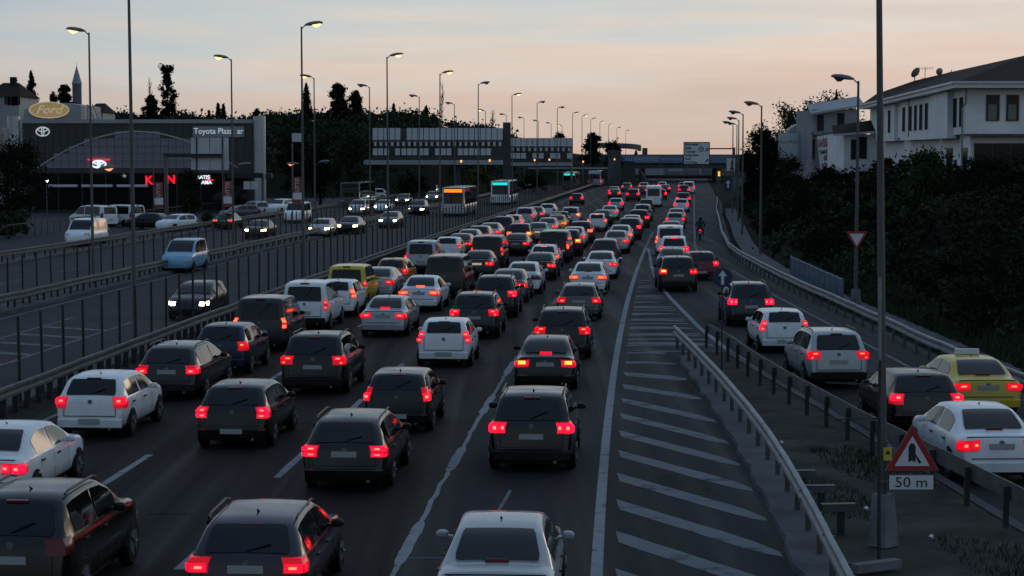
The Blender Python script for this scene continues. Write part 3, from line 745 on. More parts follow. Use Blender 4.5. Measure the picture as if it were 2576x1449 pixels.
# ------------------------------------------------------------------ vehicles
PLAN = [(0, .86), (.06, .92), (.2, .965), (.5, .99), (1.0, 1.0)]
PLANB = [(0, .93), (.04, .965), (.12, .985), (.4, 1.0)]
TYPES = {
 'sedan': dict(L=4.5, W=1.79, H=1.45, top=[(0, .50), (.03, .70), (.08, .93), (.16, 1.01), (.34, 1.03), (.62, 1.045), (.85, 1.19), (1.12, 1.345), (1.34, 1.41), (1.7, 1.445), (2.2, 1.45), (2.65, 1.40), (2.95, 1.26), (3.45, 1.0), (3.9, .93), (4.25, .83), (4.42, .68), (4.5, .5)], belt=.93, roofw=.70, plan=PLAN, rg=(.66, 1.28, .80), lamp=(.72, .94, .52, .985), sw=(1.05, 3.05), bp=2.02, wheels=(.85, 3.6), hbl=(.63, 1.06)),
 'hatchback': dict(L=4.1, W=1.76, H=1.48, top=[(0, .48), (.03, .72), (.07, .93), (.13, 1.03), (.28, 1.20), (.43, 1.36), (.52, 1.43), (.85, 1.465), (1.5, 1.48), (2.1, 1.45), (2.5, 1.32), (3.05, 1.02), (3.5, .94), (3.85, .83), (4.03, .66), (4.1, .48)], belt=.96, roofw=.74, plan=PLAN, rg=(.14, .47, .80), lamp=(.74, 1.02, .66, .985), sw=(.55, 2.62), bp=1.6, wheels=(.68, 3.25), hbl=(.47, 1.40)),
 'suv': dict(L=4.5, W=1.83, H=1.68, top=[(0, .52), (.03, .80), (.07, 1.02), (.13, 1.12), (.27, 1.33), (.42, 1.53), (.52, 1.62), (.9, 1.665), (1.7, 1.68), (2.3, 1.64), (2.7, 1.50), (3.25, 1.16), (3.8, 1.07), (4.2, .97), (4.42, .78), (4.5, .52)], belt=1.08, roofw=.76, plan=PLAN, rg=(.14, .45, .80), lamp=(.86, 1.12, .60, .985), sw=(.6, 2.8), bp=1.75, wheels=(.80, 3.6), hbl=(.46, 1.58), rails=True, wr=.36),
 'mpv': dict(L=4.4, W=1.82, H=1.86, top=[(0, .50), (.03, .95), (.07, 1.10), (.16, 1.55), (.22, 1.74), (.32, 1.83), (.8, 1.86), (1.8, 1.86), (2.4, 1.80), (2.75, 1.62), (3.35, 1.16), (3.8, 1.04), (4.2, .9), (4.36, .72), (4.4, .5)], belt=1.08, roofw=.84, plan=PLANB, rg=(.075, .20, .80), lamp=(.80, 1.20, .86, .995), sw=(.5, 2.95), bp=1.85, wheels=(.75, 3.55), hbl=(.24, 1.79)),
 'van': dict(L=5.0, W=1.92, H=1.98, top=[(0, .50), (.02, 1.0), (.06, 1.2), (.13, 1.72), (.18, 1.88), (.3, 1.95), (.9, 1.98), (2.6, 1.98), (3.2, 1.90), (3.5, 1.72), (4.0, 1.24), (4.5, 1.08), (4.85, .9), (4.97, .72), (5.0, .5)], belt=1.12, roofw=.86, plan=PLANB, rg=(.062, .16, .80), lamp=(.85, 1.35, .88, .995), sw=(.5, 3.75), bp=2.6, wheels=(.95, 4.05), hbl=(.2, 1.91)),
 'minibus': dict(L=6.6, W=2.02, H=2.62, top=[(0, .50), (.02, 1.1), (.06, 1.4), (.12, 2.2), (.18, 2.5), (.3, 2.58), (1.0, 2.62), (4.6, 2.62), (5.1, 2.4), (5.6, 1.7), (5.9, 1.3), (6.3, 1.1), (6.55, .8), (6.6, .5)], belt=1.25, roofw=.88, plan=PLANB, rg=(.055, .13, .80), lamp=(.75, 1.15, .88, .995), sw=(.5, 5.2), bp=2.8, wheels=(1.5, 5.4), hbl=(.2, 2.52)),
 'bus': dict(L=12.0, W=2.55, H=3.1, top=[(0, .45), (.02, 1.2), (.05, 2.5), (.1, 2.9), (.25, 3.06), (1, 3.1), (11, 3.1), (11.75, 3.06), (11.9, 2.9), (11.97, 1.2), (12, .45)], belt=1.25, roofw=.94, plan=PLANB, rg=(.028, .05, .84), lamp=(.8, 1.2, .88, .995), sw=(.3, 11.7), bp=6.0, wheels=(3.0, 9.3), hbl=(.15, 2.8), wr=.48),
 'wagon': dict(L=4.65, W=1.80, H=1.47, top=[(0, .48), (.03, .70), (.07, .92), (.13, 1.0), (.32, 1.18), (.5, 1.35), (.60, 1.41), (1.0, 1.455), (1.9, 1.47), (2.4, 1.44), (2.85, 1.29), (3.4, 1.0), (3.95, .92), (4.35, .82), (4.56, .66), (4.65, .48)], belt=.94, roofw=.71, plan=PLAN, rg=(.15, .55, .80), lamp=(.74, .98, .60, .985), sw=(.62, 2.95), bp=1.95, wheels=(.95, 3.7), hbl=(.56, 1.36), rails=True),
 'compact': dict(L=3.75, W=1.70, H=1.50, top=[(0, .48), (.03, .78), (.06, .98), (.10, 1.08), (.20, 1.27), (.30, 1.40), (.40, 1.46), (.8, 1.495), (1.4, 1.50), (1.95, 1.46), (2.35, 1.32), (2.85, 1.02), (3.25, .93), (3.55, .80), (3.70, .64), (3.75, .48)], belt=.97, roofw=.76, plan=PLAN, rg=(.105, .33, .76), lamp=(.80, 1.16, .80, .985), sw=(.45, 2.42), bp=1.45, wheels=(.6, 3.0), hbl=(.34, 1.42), wr=.30),
 'pickup': dict(L=5.2, W=1.86, H=1.72, top=[(0, .55), (.02, .85), (.05, 1.02), (.1, 1.05), (.9, 1.05), (1.48, 1.06), (1.56, 1.3), (1.66, 1.6), (1.85, 1.69), (2.3, 1.72), (3.0, 1.70), (3.3, 1.58), (3.85, 1.18), (4.5, 1.1), (4.95, 1.0), (5.15, .8), (5.2, .55)], belt=1.04, roofw=.76, plan=PLANB, rg=(1.50, 1.64, .80), lamp=(.70, 1.0, .88, .99), sw=(1.75, 3.35), bp=2.5, wheels=(1.1, 4.15), hbl=(1.7, 1.62), wr=.37),
}
def surf(p):
    """helpers on a type's body surface; y runs from the rear bumper (0) to the nose (L)"""
    L, W, H, top, belt, rw = p['L'], p['W'], p['H'], p['top'], p['belt'], p['roofw']
    plan = p['plan']
    def plan_w(y):
        f = interp(y, plan)
        r = L - y
        n = interp(r, [(0, .66), (.06, .76), (.2, .88), (.5, .96), (.9, 1.0)]) if p is not TYPES['bus'] else interp(r, PLANB)
        return min(f, n)
    def zt(y): return interp(y, top)
    def green(z):                             # relative half width at height z
        if z <= belt: return 1.0
        return lerp(.95, rw, min(1, (z - belt) / (H - belt)))
    rising = [(z, y) for y, z in top[:max(range(len(top)), key=lambda i: top[i][1]) + 1]]
    mono = [rising[0]]
    for z, y in rising[1:]:
        if z > mono[-1][0]: mono.append((z, y))
    def yc(z): return interp(z, mono)
    def yplan(f):
        return interp(f, [(w, y) for y, w in plan])
    return plan_w, zt, green, yc, yplan
def body_mesh(p):
    plan_w, zt, green, yc, yplan = surf(p)
    L, W, H, belt = p['L'], p['W'], p['H'], p['belt']
    ys = set(y for y, z in p['top']) | {yy for yy, w in p['plan']} | {L - .06, L - .2, L - .5}
    ys = sorted(ys)
    out = [ys[0]]
    for y in ys[1:]:
        while y - out[-1] > .45: out.append(out[-1] + .4)
        if y - out[-1] > .008: out.append(y)
    rows = []
    for y in out:
        w = W / 2 * plan_w(y); z1 = zt(y); zl = .22 + .10 * max(0, 1 - min(y, L - y) / .3)
        zm = min(.58, z1 - .06)
        if z1 > belt + .05:
            zs = belt; wt = w * green(z1)
            half = [(0, zl), (.80 * w, zl), (.955 * w, min(zl + .12, zm - .05)), (w, zm), (.99 * w, lerp(zm, zs, .6)), (.955 * w, zs - .012), (.94 * w, zs + .015),
                    (lerp(.94 * w, wt, .5), lerp(zs, z1 - .06, .5)), (wt, max(zs + .02, z1 - .065)), (wt * .93, z1 - .025), (wt * .8, z1 - .006), (.42 * wt, z1 + .006), (0, z1 + .012)]
        else:
            zs = max(zm + .02, z1 - .05)
            half = [(0, zl), (.80 * w, zl), (.955 * w, min(zl + .12, zm - .05)), (w, zm), (.995 * w, lerp(zm, zs, .6)), (.975 * w, zs - .012), (.96 * w, zs),
                    (.94 * w, lerp(zs, z1, .5)), (.91 * w, lerp(zs, z1, .8)), (.85 * w, z1 - .006), (.7 * w, z1), (.4 * w, z1 + .008), (0, z1 + .01)]
        ring = [(x, y, z) for x, z in half] + [(-x, y, z) for x, z in half[-2:0:-1]]
        rows.append(ring)
    b = MB().grid(rows, close=True)
    n = len(rows[0])
    b.add(rows[0], [tuple(range(n - 1, -1, -1))]); b.add(rows[-1], [tuple(range(n))])
    b.v = [(-x, y - L / 2, z) for x, y, z in b.v]
    return b
def car_meshes(tn):
    p = TYPES[tn]
    plan_w, zt, green, yc, yplan = surf(p)
    L, W, H, belt = p['L'], p['W'], p['H'], p['belt']
    D = {}
    body = body_mesh(p)
    D['body'] = body.mesh(tn + '_body', PAINT['white'], smooth=42)
    def patch(rows, thick=.02, off=(0, 0, 0)):
        """closed thin shell: centre proud, rim sunk"""
        nr, nc = len(rows), len(rows[0])
        b = MB()
        b.grid([[Vector(q) for q in r] for r in rows])
        return b
    # rear window along the rear contour
    y0, y1, fr = p['rg']
    z0, z1 = zt(y0), zt(y1)
    rows = []
    for i in range(7):
        y = lerp(y0, y1, i / 6); z = zt(y)
        hw = W / 2 * plan_w(y) * green(z) * fr * (1.0 if 0 < i < 6 else .96)
        dzdy = (zt(y + .01) - zt(y - .01)) / .02
        nn = Vector((0, -dzdy, 1)).normalized() * .016
        rows.append([(x * hw - 0, y - L / 2 + nn.y, z + nn.z + .010 * (1 - x * x)) for x in (-1, -.97, -.5, 0, .5, .97, 1)])
    D['rear_window'] = MB().grid(rows).mesh(tn + '_rear_window', M['glass_dark'], smooth=60)
    # windscreen
    tl = p['top']; k = max(range(len(tl)), key=lambda i: (tl[i][1] > belt + .02, i))
    yw1 = interp(belt + .10, [(z, y) for y, z in reversed(tl[len(tl) // 2:])])
    yw0 = interp(H - .10, [(z, y) for y, z in reversed(tl[len(tl) // 2:])])
    rows = []
    for i in range(6):
        y = lerp(yw0, yw1, i / 5); z = zt(y)
        hw = W / 2 * plan_w(y) * green(z) * .86
        dzdy = (zt(y + .01) - zt(y - .01)) / .02
        nn = Vector((0, -dzdy, 1)).normalized() * .016
        rows.append([(x * hw, y - L / 2 + nn.y, z + nn.z + .010 * (1 - x * x)) for x in (-1, -.5, 0, .5, 1)])
    D['windscreen'] = MB().grid(rows).mesh(tn + '_windscreen', M['glass_dark'], smooth=60)
    # side windows, split at the pillars
    for s in (-1, 1):
        segs = [(p['sw'][0], p['bp'] - .05), (p['bp'] + .05, p['sw'][1])]
        if tn == 'bus': segs = [(.4 + 1.88 * k, 2.2 + 1.88 * k) for k in range(6)]
        if tn == 'minibus': segs = [(.5, 1.9), (2.0, 3.4), (3.5, 4.6), (4.7, 5.3)]
        for j, (a, c) in enumerate(segs):
            rows = []
            for i in range(7):
                y = lerp(a, c, i / 6)
                w = W / 2 * plan_w(y); z1_ = zt(y) - .10
                zb = belt + .035
                if z1_ < zb + .02: z1_ = zb + .02
                wt = w * green(zt(y))
                def sx(z):
                    t = (z - belt) / max(.05, (zt(y) - .065 - belt))
                    return lerp(.94 * w, wt, min(1, max(0, t))) + .012
                rows.append([(s * sx(lerp(zb, z1_, q)), y - L / 2, lerp(zb, z1_, q)) for q in (0, .5, 1)])
            D['side_window', s, j] = MB().grid(rows).mesh(tn + '_side_window', M['glass_dark'], smooth=60)
    # lamps wrap round the rear corners
    la0, la1, f0, f1 = p['lamp']
    for s in (-1, 1):
        rows = []
        for i, q in enumerate((0, .04, .5, .96, 1)):
            z = lerp(la0, la1, q); row = []
            for k, f in enumerate((0, .03, .3, .6, .85, .97, 1)):
                ff = lerp(f0, f1, f)
                edge = i in (0, 4) or k in (0, 6)
                yy = max(yc(z), yplan(ff) * .9)
                o = .03 if not edge else -.02
                row.append((s * (ff * W / 2 * green(z) + (o * .5 if ff > .9 else 0)), yy - L / 2 - o, z - (.10 * (f) * (la1 - la0) if tn == 'sedan' else 0)))
            rows.append(row)
        D['taillight', s] = MB().grid(rows).mesh(tn + '_taillight', M['tail_off'], smooth=50)
        hz = .62 if tn not in ('van', 'minibus', 'bus') else .85
        rows = []
        for i, q in enumerate((0, .15, .85, 1)):
            z = lerp(hz, hz + .17, q); row = []
            for k, f in enumerate((0, .1, .5, .9, 1)):
                ff = lerp(.55, .94, f)
                edge = i in (0, 3) or k in (0, 4)
                yf = max(interp(z, [(zz, yy) for yy, zz in reversed(tl[len(tl) // 2:])]), 0)
                yf = min(yf, L - interp(ff, [(.66, 0), (.76, .06), (.88, .2), (.96, .5)])) if tn != 'bus' else L - .01
                o = .03 if not edge else -.02
                row.append((s * ff * W / 2, yf - L / 2 + o, z))
            rows.append(row)
        D['headlight', s] = MB().grid(rows).mesh(tn + '_headlight', M['head_off'], smooth=50)
        b = MB()
        my = p['sw'][1] - .25 if tn not in ('bus',) else 11.6
        mz = belt + .07
        rows = []
        for fx_, sc_ in ((.02, .55), (.05, .95), (.12, 1.05), (.18, .9), (.21, .4)):
            rows.append([(s * (W / 2 * .97 + fx_), my - L / 2 + .055 * sc_ * math.cos(a), mz + .072 * sc_ * math.sin(a)) for a in [2 * math.pi * (k + .5) / 8 for k in range(8)]])
        b.grid(rows, close=True); b.add(rows[0], [tuple(range(8))]); b.add(rows[-1], [tuple(range(8))])
        b.box((s * (W / 2 * .95), my - L / 2 + .02, belt + .03), (.12, .05, .05))
        D['door_mirror', s] = b.mesh(tn + '_door_mirror', M['plastic'])
        for j, yh in enumerate((p['bp'] - .75, p['bp'] + .25)):
            D['door_handle', s, j] = MB().box((s * (W / 2 + .006), yh - L / 2, belt - .12), (.03, .18, .03)).mesh(tn + '_door_handle', M['plastic'])
        zs0, zs1 = .34, belt - .03
        for j, yh in enumerate((p['sw'][0] + .15, p['bp'], p['sw'][1] - .1)):
            D['door_seam', s, j] = MB().add([(s * (W / 2 + .003), yh - .008 - L / 2, zs0), (s * (W / 2 + .003), yh + .008 - L / 2, zs0), (s * (W / 2 * .985 + .006), yh + .008 - L / 2, zs1), (s * (W / 2 * .985 + .006), yh - .008 - L / 2, zs1)], [(0, 1, 2, 3)]).mesh(tn + '_door_seam', M['black'])
        for var in (0, 1):
            CELLS = {'sedan': ([(.06, .94, .30, .82)], [(.03, .42, .2, .85), (.52, .97, .16, .88)]), 'hatchback': ([(.15, .92, .40, .92)], [(.1, .9, .1, .42), (.2, .92, .54, .92)]),
                     'suv': ([(.06, .95, .52, .92), (.55, .93, .10, .45)], [(.04, .40, .15, .88), (.48, .96, .12, .90)]), 'pickup': ([(.1, .9, .4, .92)], [(.1, .9, .1, .9)])}.get(tn, ([(.1, .9, .55, .94), (.1, .9, .10, .38)], [(.1, .92, .12, .62)]))[var]
            cb = MB()
            for cf0, cf1, cq0, cq1 in CELLS:
                rows = []
                for i in range(4):
                    z = lerp(la0, la1, lerp(cq0, cq1, i / 3)); row = []
                    for k in range(6):
                        fl = lerp(cf0, cf1, k / 5); ff = lerp(f0, f1, fl)
                        yy = max(yc(z), yplan(ff) * .9)
                        row.append((s * (ff * W / 2 * green(z) + (.028 if ff > .9 else 0)), yy - L / 2 - .042, z - (.10 * fl * (la1 - la0) if tn == 'sedan' else 0)))
                    rows.append(row)
                cb.grid(rows)
                cb.m[-8] = cb.m[-9] = 1
            D['lamp_cell', s, var] = cb.mesh(tn + '_lamp_cell', [M['brake_on'], M['bulb_core']], smooth=50)

    # bumper band, plate, high brake light, underbody
    b = MB()
    rows = []
    for z, o in ((.27, .0), (.29, .03), (.47, .035), (.50, .0)):
        rows.append([(x * W / 2 * .9, (yplan(min(.985, abs(x) * .9)) if abs(x) > .95 else 0) - L / 2 - o, z) for x in (-1, -.9, -.5, 0, .5, .9, 1)])
    b.grid(rows)
    D['rear_bumper'] = b.mesh(tn + '_rear_bumper', M['plastic'], smooth=40)
    zp = .80 if tn in ('sedan', 'wagon', 'suv') else (.44 if tn in ('hatchback', 'compact') else .70)
    if tn == 'pickup': zp = .62
    gt0, gt1 = (.74, .74) if tn in ('sedan',) else (.56, .56)
    hwz = W / 2 * .80
    tg = MB().box((0, yc(.56) - L / 2 - .012, .56), (hwz * 2 * .9, .02, .014))
    if tn in ('hatchback', 'suv', 'mpv', 'van', 'minibus', 'wagon', 'compact'):
        for s in ((-1, 1) if tn not in ('van', 'minibus') else (0,)):
            zz = [.56, .7, .85, 1.0] if tn not in ('van', 'minibus') else [.5, .9, 1.3, 1.8]
            tg.tube([(s * hwz * (.9 if s else 0), yc(z) - L / 2 - .008, z) for z in zz], .008, 4)
    else:
        tg.box((0, yc(.98) - L / 2 - .006, .985), (W * .8, .02, .014))
    D['tailgate_seam'] = tg.mesh(tn + '_tailgate_seam', M['black'])
    if tn in ('hatchback', 'suv', 'mpv', 'wagon', 'compact'):
        y_, z_ = p['rg'][0] + .03, zt(p['rg'][0] + .03)
        y2_, z2_ = p['rg'][0] + .12, zt(p['rg'][0] + .12)
        D['wiper'] = MB().bar((0, y_ - L / 2 - .03, z_ + .01), (.34, y2_ - L / 2 - .035, z2_ + .02), .025, .015).mesh(tn + '_wiper', M['plastic'])
    D['badge'] = MB().tube([(0, yc(belt - .06) - L / 2, belt - .06), (0, yc(belt - .06) - L / 2 - .02, belt - .06)], .055, 12).mesh(tn + '_badge', M['rim'])
    D['exhaust'] = MB().tube([(W * .28, .12 - L / 2, .25), (W * .28, -.03 - L / 2, .25)], .035, 10).mesh(tn + '_exhaust', M['rim'])
    D['number_plate'] = MB().box((0, (yc(zp) if zp > .5 else -.03) - L / 2 - .018, zp), (.52, .03, .115)).mesh(tn + '_number_plate', M['plate'])
    hy, hz2 = p['hbl']
    D['brake_light'] = MB().box((0, hy - L / 2 - .01, hz2 + .02), (.34, .06, .045)).mesh(tn + '_brake_light', M['tail_off'])
    wr = p.get('wr', .32)
    b = MB().box((0, 0, .24), (W * .8, L * .86, .16))
    for yw in p['wheels']:
        for s in (-1, 1):
            V = [(s * (W / 2 * .985 + .012), yw - L / 2 + (wr + .055) * math.cos(a), wr + (wr + .055) * math.sin(a)) for a in [math.pi * (k / 12) for k in range(13)]]
            V += [(s * (W / 2 * .985 + .012), yw - L / 2 + (wr + .055), .2), (s * (W / 2 * .985 + .012), yw - L / 2 - (wr + .055), .2)]
            V2 = [(s * W * .3, y, z) for _, y, z in V]
            n = len(V)
            b.add(V + V2, [tuple(range(n))] + [(k, (k + 1) % n, (k + 1) % n + n, k + n) for k in range(n)])
    D['underbody'] = b.mesh(tn + '_underbody', M['plastic'])
    def wheel():
        b = MB(); n = 18; w = .105
        prof = [(-w, wr * .6), (-w, wr * .93), (-w * .75, wr), (w * .75, wr), (w, wr * .93), (w, wr * .6)]
        rows = [[(x, r * math.cos(2 * math.pi * k / n), r * math.sin(2 * math.pi * k / n)) for k in range(n)] for x, r in prof]
        b.grid(rows, close=True)
        b.add(rows[0], [tuple(range(n))]); b.add(rows[-1], [tuple(range(n))])
        return b.mesh(tn + '_wheel', M['tyre'], smooth=40)
    def rim(s):
        b = MB(); n = 10
        b.tube([(s * .08, 0, 0), (s * .112, 0, 0)], wr * .22, 8)
        for k in range(5):
            a = 2 * math.pi * k / 5
            b.bar((s * .108, 0, 0), (s * .108, wr * .62 * math.cos(a), wr * .62 * math.sin(a)), .06, .02)
        b.tube([(s * .10, 0, 0), (s * .110, 0, 0)], wr * .60, 16)
        return b.mesh(tn + '_rim', M['rim'], smooth=40)
    D['wheel'] = wheel(); D['rim', -1] = rim(-1); D['rim', 1] = rim(1)
    if p.get('rails'):
        for s in (-1, 1):
            D['roof_rail', s] = MB().tube([(s * W * .36, .7 - L / 2, H - .01), (s * W * .365, .85 - L / 2, H + .028), (s * W * .365, 2.1 - L / 2, H + .035), (s * W * .36, 2.35 - L / 2, H - .02)], .02, 6).mesh(tn + '_roof_rail', M['plastic'])
    if tn in ('hatchback', 'suv', 'sedan', 'wagon', 'compact'):
        D['antenna'] = MB().prism([Vector((-.025, interp(H - .03, [(z, y) for y, z in tl[:len(tl) // 2 + 2]]) + .35 - L / 2, H - .0)), Vector((.025, interp(H - .03, [(z, y) for y, z in tl[:len(tl) // 2 + 2]]) + .35 - L / 2, H)), Vector((0, interp(H - .03, [(z, y) for y, z in tl[:len(tl) // 2 + 2]]) + .2 - L / 2, H + .07))], (0, .05, -.02)).mesh(tn + '_antenna', M['plastic'])
    for k, me in D.items():                  # every face looks outwards
        bm = bmesh.new(); bm.from_mesh(me)
        if k in ('body', 'wheel', 'underbody'):
            bmesh.ops.recalc_face_normals(bm, faces=bm.faces)
        else:
            sc = sum(f.normal.dot(f.calc_center_median() - Vector((0, 0, .7))) * f.calc_area() for f in bm.faces)
            if sc < 0: bmesh.ops.reverse_faces(bm, faces=bm.faces)
        bm.to_mesh(me); bm.free(); me.update()
    return D
CARM = {}
def build_vehicle(tn, colour, name, loc, rz, lights='o', level=2, plate=None, heads=None):
    if tn not in CARM: CARM[tn] = car_meshes(tn)
    D = CARM[tn]; p = TYPES[tn]
    t = put(name, None); t.empty_display_size = .3
    t.location = loc; t.rotation_euler = (0, 0, rz)
    def part(nm, key, parent=t, m=None):
        o = put(nm, D[key], parent)
        if m is not None:
            o.material_slots[0].link = 'OBJECT'; o.material_slots[0].material = m
        return o
    variant = random.randint(0, 1)
    shade = random.choice(('brake_on', 'brake_on', 'brake_pink', 'brake_soft', 'brake_pink'))
    part('body', 'body', m=PAINT[colour])
    part('rear_window', 'rear_window')
    part('underbody', 'underbody')
    lm = {'o': 'tail_off', 't': 'tail_on', 'b': 'brake_on', 'B': 'brake_on', 'h': 'hot_on', 'H': 'hot_on'}[lights[0]]
    for s in (-1, 1):
        if level >= 1 and lights[0] in 'tbBhH':
            tl_ = part('taillight', ('taillight', s), m=M['tail_glow'])
            part('lamp_cell', ('lamp_cell', s, variant), tl_, M[shade if lm == 'brake_on' else lm])
        else:
            tl_ = part('taillight', ('taillight', s), m=M[lm])
        if ('i' in lights and s < 0) or ('j' in lights and s > 0) or 'k' in lights:
            la0, la1, f0, f1 = p['lamp']
            W, L = p['W'], p['L']
            z = lerp(la0, la1, .62)
            _, _, gr, yc_, yp_ = surf(p)
            ff = lerp(f0, f1, .5)
            MB().box((s * ff * W / 2 * gr(z), max(yc_(z), yp_(ff) * .9) - L / 2 - .045, z), (.20, .03, .09)).build('indicator', M['amber_on'], tl_)
    if level >= 1:
        part('windscreen', 'windscreen')
        for k in D:
            if isinstance(k, tuple) and k[0] == 'side_window': part('side_window', k)
        part('number_plate', 'number_plate', m=M['plate_lit'] if plate else None)
        part('brake_light', 'brake_light', m=M[{'B': 'brake_on', 'H': 'hot_on'}.get(lights[0], 'tail_off')])
    if level >= 2 or heads:
        for s in (-1, 1):
            part('headlight', ('headlight', s), m=M[heads] if heads else None)
    if level >= 2:
        part('rear_bumper', 'rear_bumper', m=PAINT[colour] if tn in ('sedan', 'hatchback', 'wagon', 'compact') else None)
        for s in (-1, 1):
            part('door_mirror', ('door_mirror', s), m=PAINT[colour] if colour in ('white', 'silver', 'grey', 'yellow') else None); [part('door_seam', ('door_seam', s, j)) for j in range(3)]
            if tn != 'bus': part('door_handle', ('door_handle', s, 0)); part('door_handle', ('door_handle', s, 1))
            if ('roof_rail', s) in D: part('roof_rail', ('roof_rail', s))
        for k in ('antenna', 'tailgate_seam', 'wiper', 'badge', 'exhaust'):
            if k in D: part(k, k)
    wr = p.get('wr', .32)
    for yw in p['wheels']:
        for s in (-1, 1):
            w = part('wheel', 'wheel'); w.location = (s * (p['W'] / 2 - .085), yw - p['L'] / 2, wr)
            if level >= 2:
                part('rim', ('rim', s), w)
    return t
NAMES = {'sedan': 'sedan', 'hatchback': 'hatchback', 'suv': 'suv', 'mpv': 'people_carrier', 'van': 'van', 'minibus': 'minibus', 'bus': 'bus', 'pickup': 'pickup_truck', 'wagon': 'estate_car', 'compact': 'small_hatchback'}
WORDS = {'sedan': 'sedan', 'hatchback': 'hatchback', 'suv': 'SUV', 'mpv': 'people carrier', 'van': 'van', 'minibus': 'minibus', 'bus': 'bus', 'pickup': 'pickup', 'wagon': 'estate car', 'compact': 'small hatchback'}
# rear-bumper centre in the photograph (2576 px wide), type, colour, lights:
# o off, t tail, b brake, B brake + high brake light, h/H hot; i/j/k indicators left/right/both; p lit plate
JAM = '''
-40 1285 1 sedan white b
15 1545 2 suv black o
620 1570 3 wagon mauve b
1300 1625 4 sedan silver t
200 1105 1 hatchback white b
583 1130 2 hatchback black b
858 1240 3 wagon black b
1355 1190 4 suv black b
408 1008 1 wagon dark_grey b
548 945 1 hatchback dark_blue t
800 995 2 suv black t
998 1090 3 compact black b
1360 985 4 sedan black Bk
642 886 1 mpv dark_grey h
760 832 1 mpv white t
955 848 2 sedan silver B
1095 925 3 compact white b
1180 853 3 suv dark_grey b
1412 905 4 suv black b
1452 806 4 wagon grey b
848 798 1 compact white h
860 775 1 mpv yellow t
948 757 1 sedan silver t
985 726 1 hatchback orange b
1043 785 2 sedan white H
1118 750 2 van brown o
1232 800 3 suv dark_grey b
1262 762 3 sedan grey t
1310 742 3 sedan white o
1468 742 4 sedan white h
1507 702 4 sedan white b
1060 690 1 mpv silver b
1122 656 1 compact white t
1150 643 1 sedan dark_red t
1171 633 1 sedan silver t
1203 622 1 wagon grey b
1232 611 1 sedan silver b
1273 597 1 suv dark_blue o
1303 587 1 compact white b
1322 570 1 suv silver t
1353 560 1 sedan grey b
1394 549 1 hatchback white o
1463 515 1 hatchback black b
1205 702 2 sedan green bp
1222 680 2 van black t
1304 643 2 sedan black b
1291 622 2 suv black hj
1358 611 2 sedan beige tjp
1387 596 2 sedan silver b
1419 586 2 sedan yellow h
1409 573 2 hatchback dark_blue o
1433 561 2 sedan white B
1357 705 3 sedan black b
1357 680 3 wagon white H
1385 662 3 van black h
1432 645 3 suv black hj
1441 625 3 sedan white b
1463 613 3 suv dark_red h
1455 572 2 suv silver hj
1513 582 3 compact white H
1520 569 3 sedan black o
1538 553 3 sedan white b
1534 530 3 hatchback silver b
1508 664 4 wagon dark_grey o
1545 638 4 sedan silver b
1553 619 4 sedan white h
1592 603 4 suv dark_grey bp
1585 586 4 sedan white t
1618 574 4 suv black b
1621 557 4 suv silver o
1622 534 4 hatchback dark_grey o
1652 521 4 minibus white o
1676 503 4 hatchback dark_grey b
1539 493 2 sedan dark_red b
1561 500 2 sedan black b
1596 506 3 suv black b
1628 491 3 sedan dark_grey b
1619 481 3 hatchback silver b
1659 479 4 hatchback white b
1684 486 4 sedan green b
1592 482 2 hatchback grey b
1714 480 5 hatchback grey b
1724 493 5 suv dark_grey b
1729 519 5 suv black b
1722 534 5 hatchback white b
1703 563 5 sedan silver t
1699 576 5 hatchback silver b
1686 606 5 sedan black b
1686 645 5 van white h
1706 667 5 suv white B
1700 692 5 sedan grey o
1752 488 5 van white b
1707 735 6 suv black ti
1766 706 6 hatchback dark_red b
1890 824 6 suv dark_blue b
1975 890 6 compact white b
2112 978 6 suv silver t
2335 1092 6 hatchback black b
2485 1050 6 sedan yellow b
2520 1222 6 sedan white t
'''
LANE_U = {1: -12.1, 2: -8.65, 3: -5.15, 4: -1.75, 5: 1.8}
CARS = []
for ln in JAM.strip().splitlines():
    a = ln.split()
    px, py, lane, tn, colr, li = float(a[0]), float(a[1]), int(a[2]), a[3], a[4].replace('_', ' '), a[5]
    g0 = gp(px, py)
    x, y = g0.x, g0.y
    if lane in LANE_U:                       # keep the queue in its lane, two thirds of the way
        x = lerp(x, Xr(y) + LANE_U[lane], .45 if y < 150 else .6)
    CARS.append(dict(x=x, y=y, lane=lane, t=tn, c=colr, li=li))
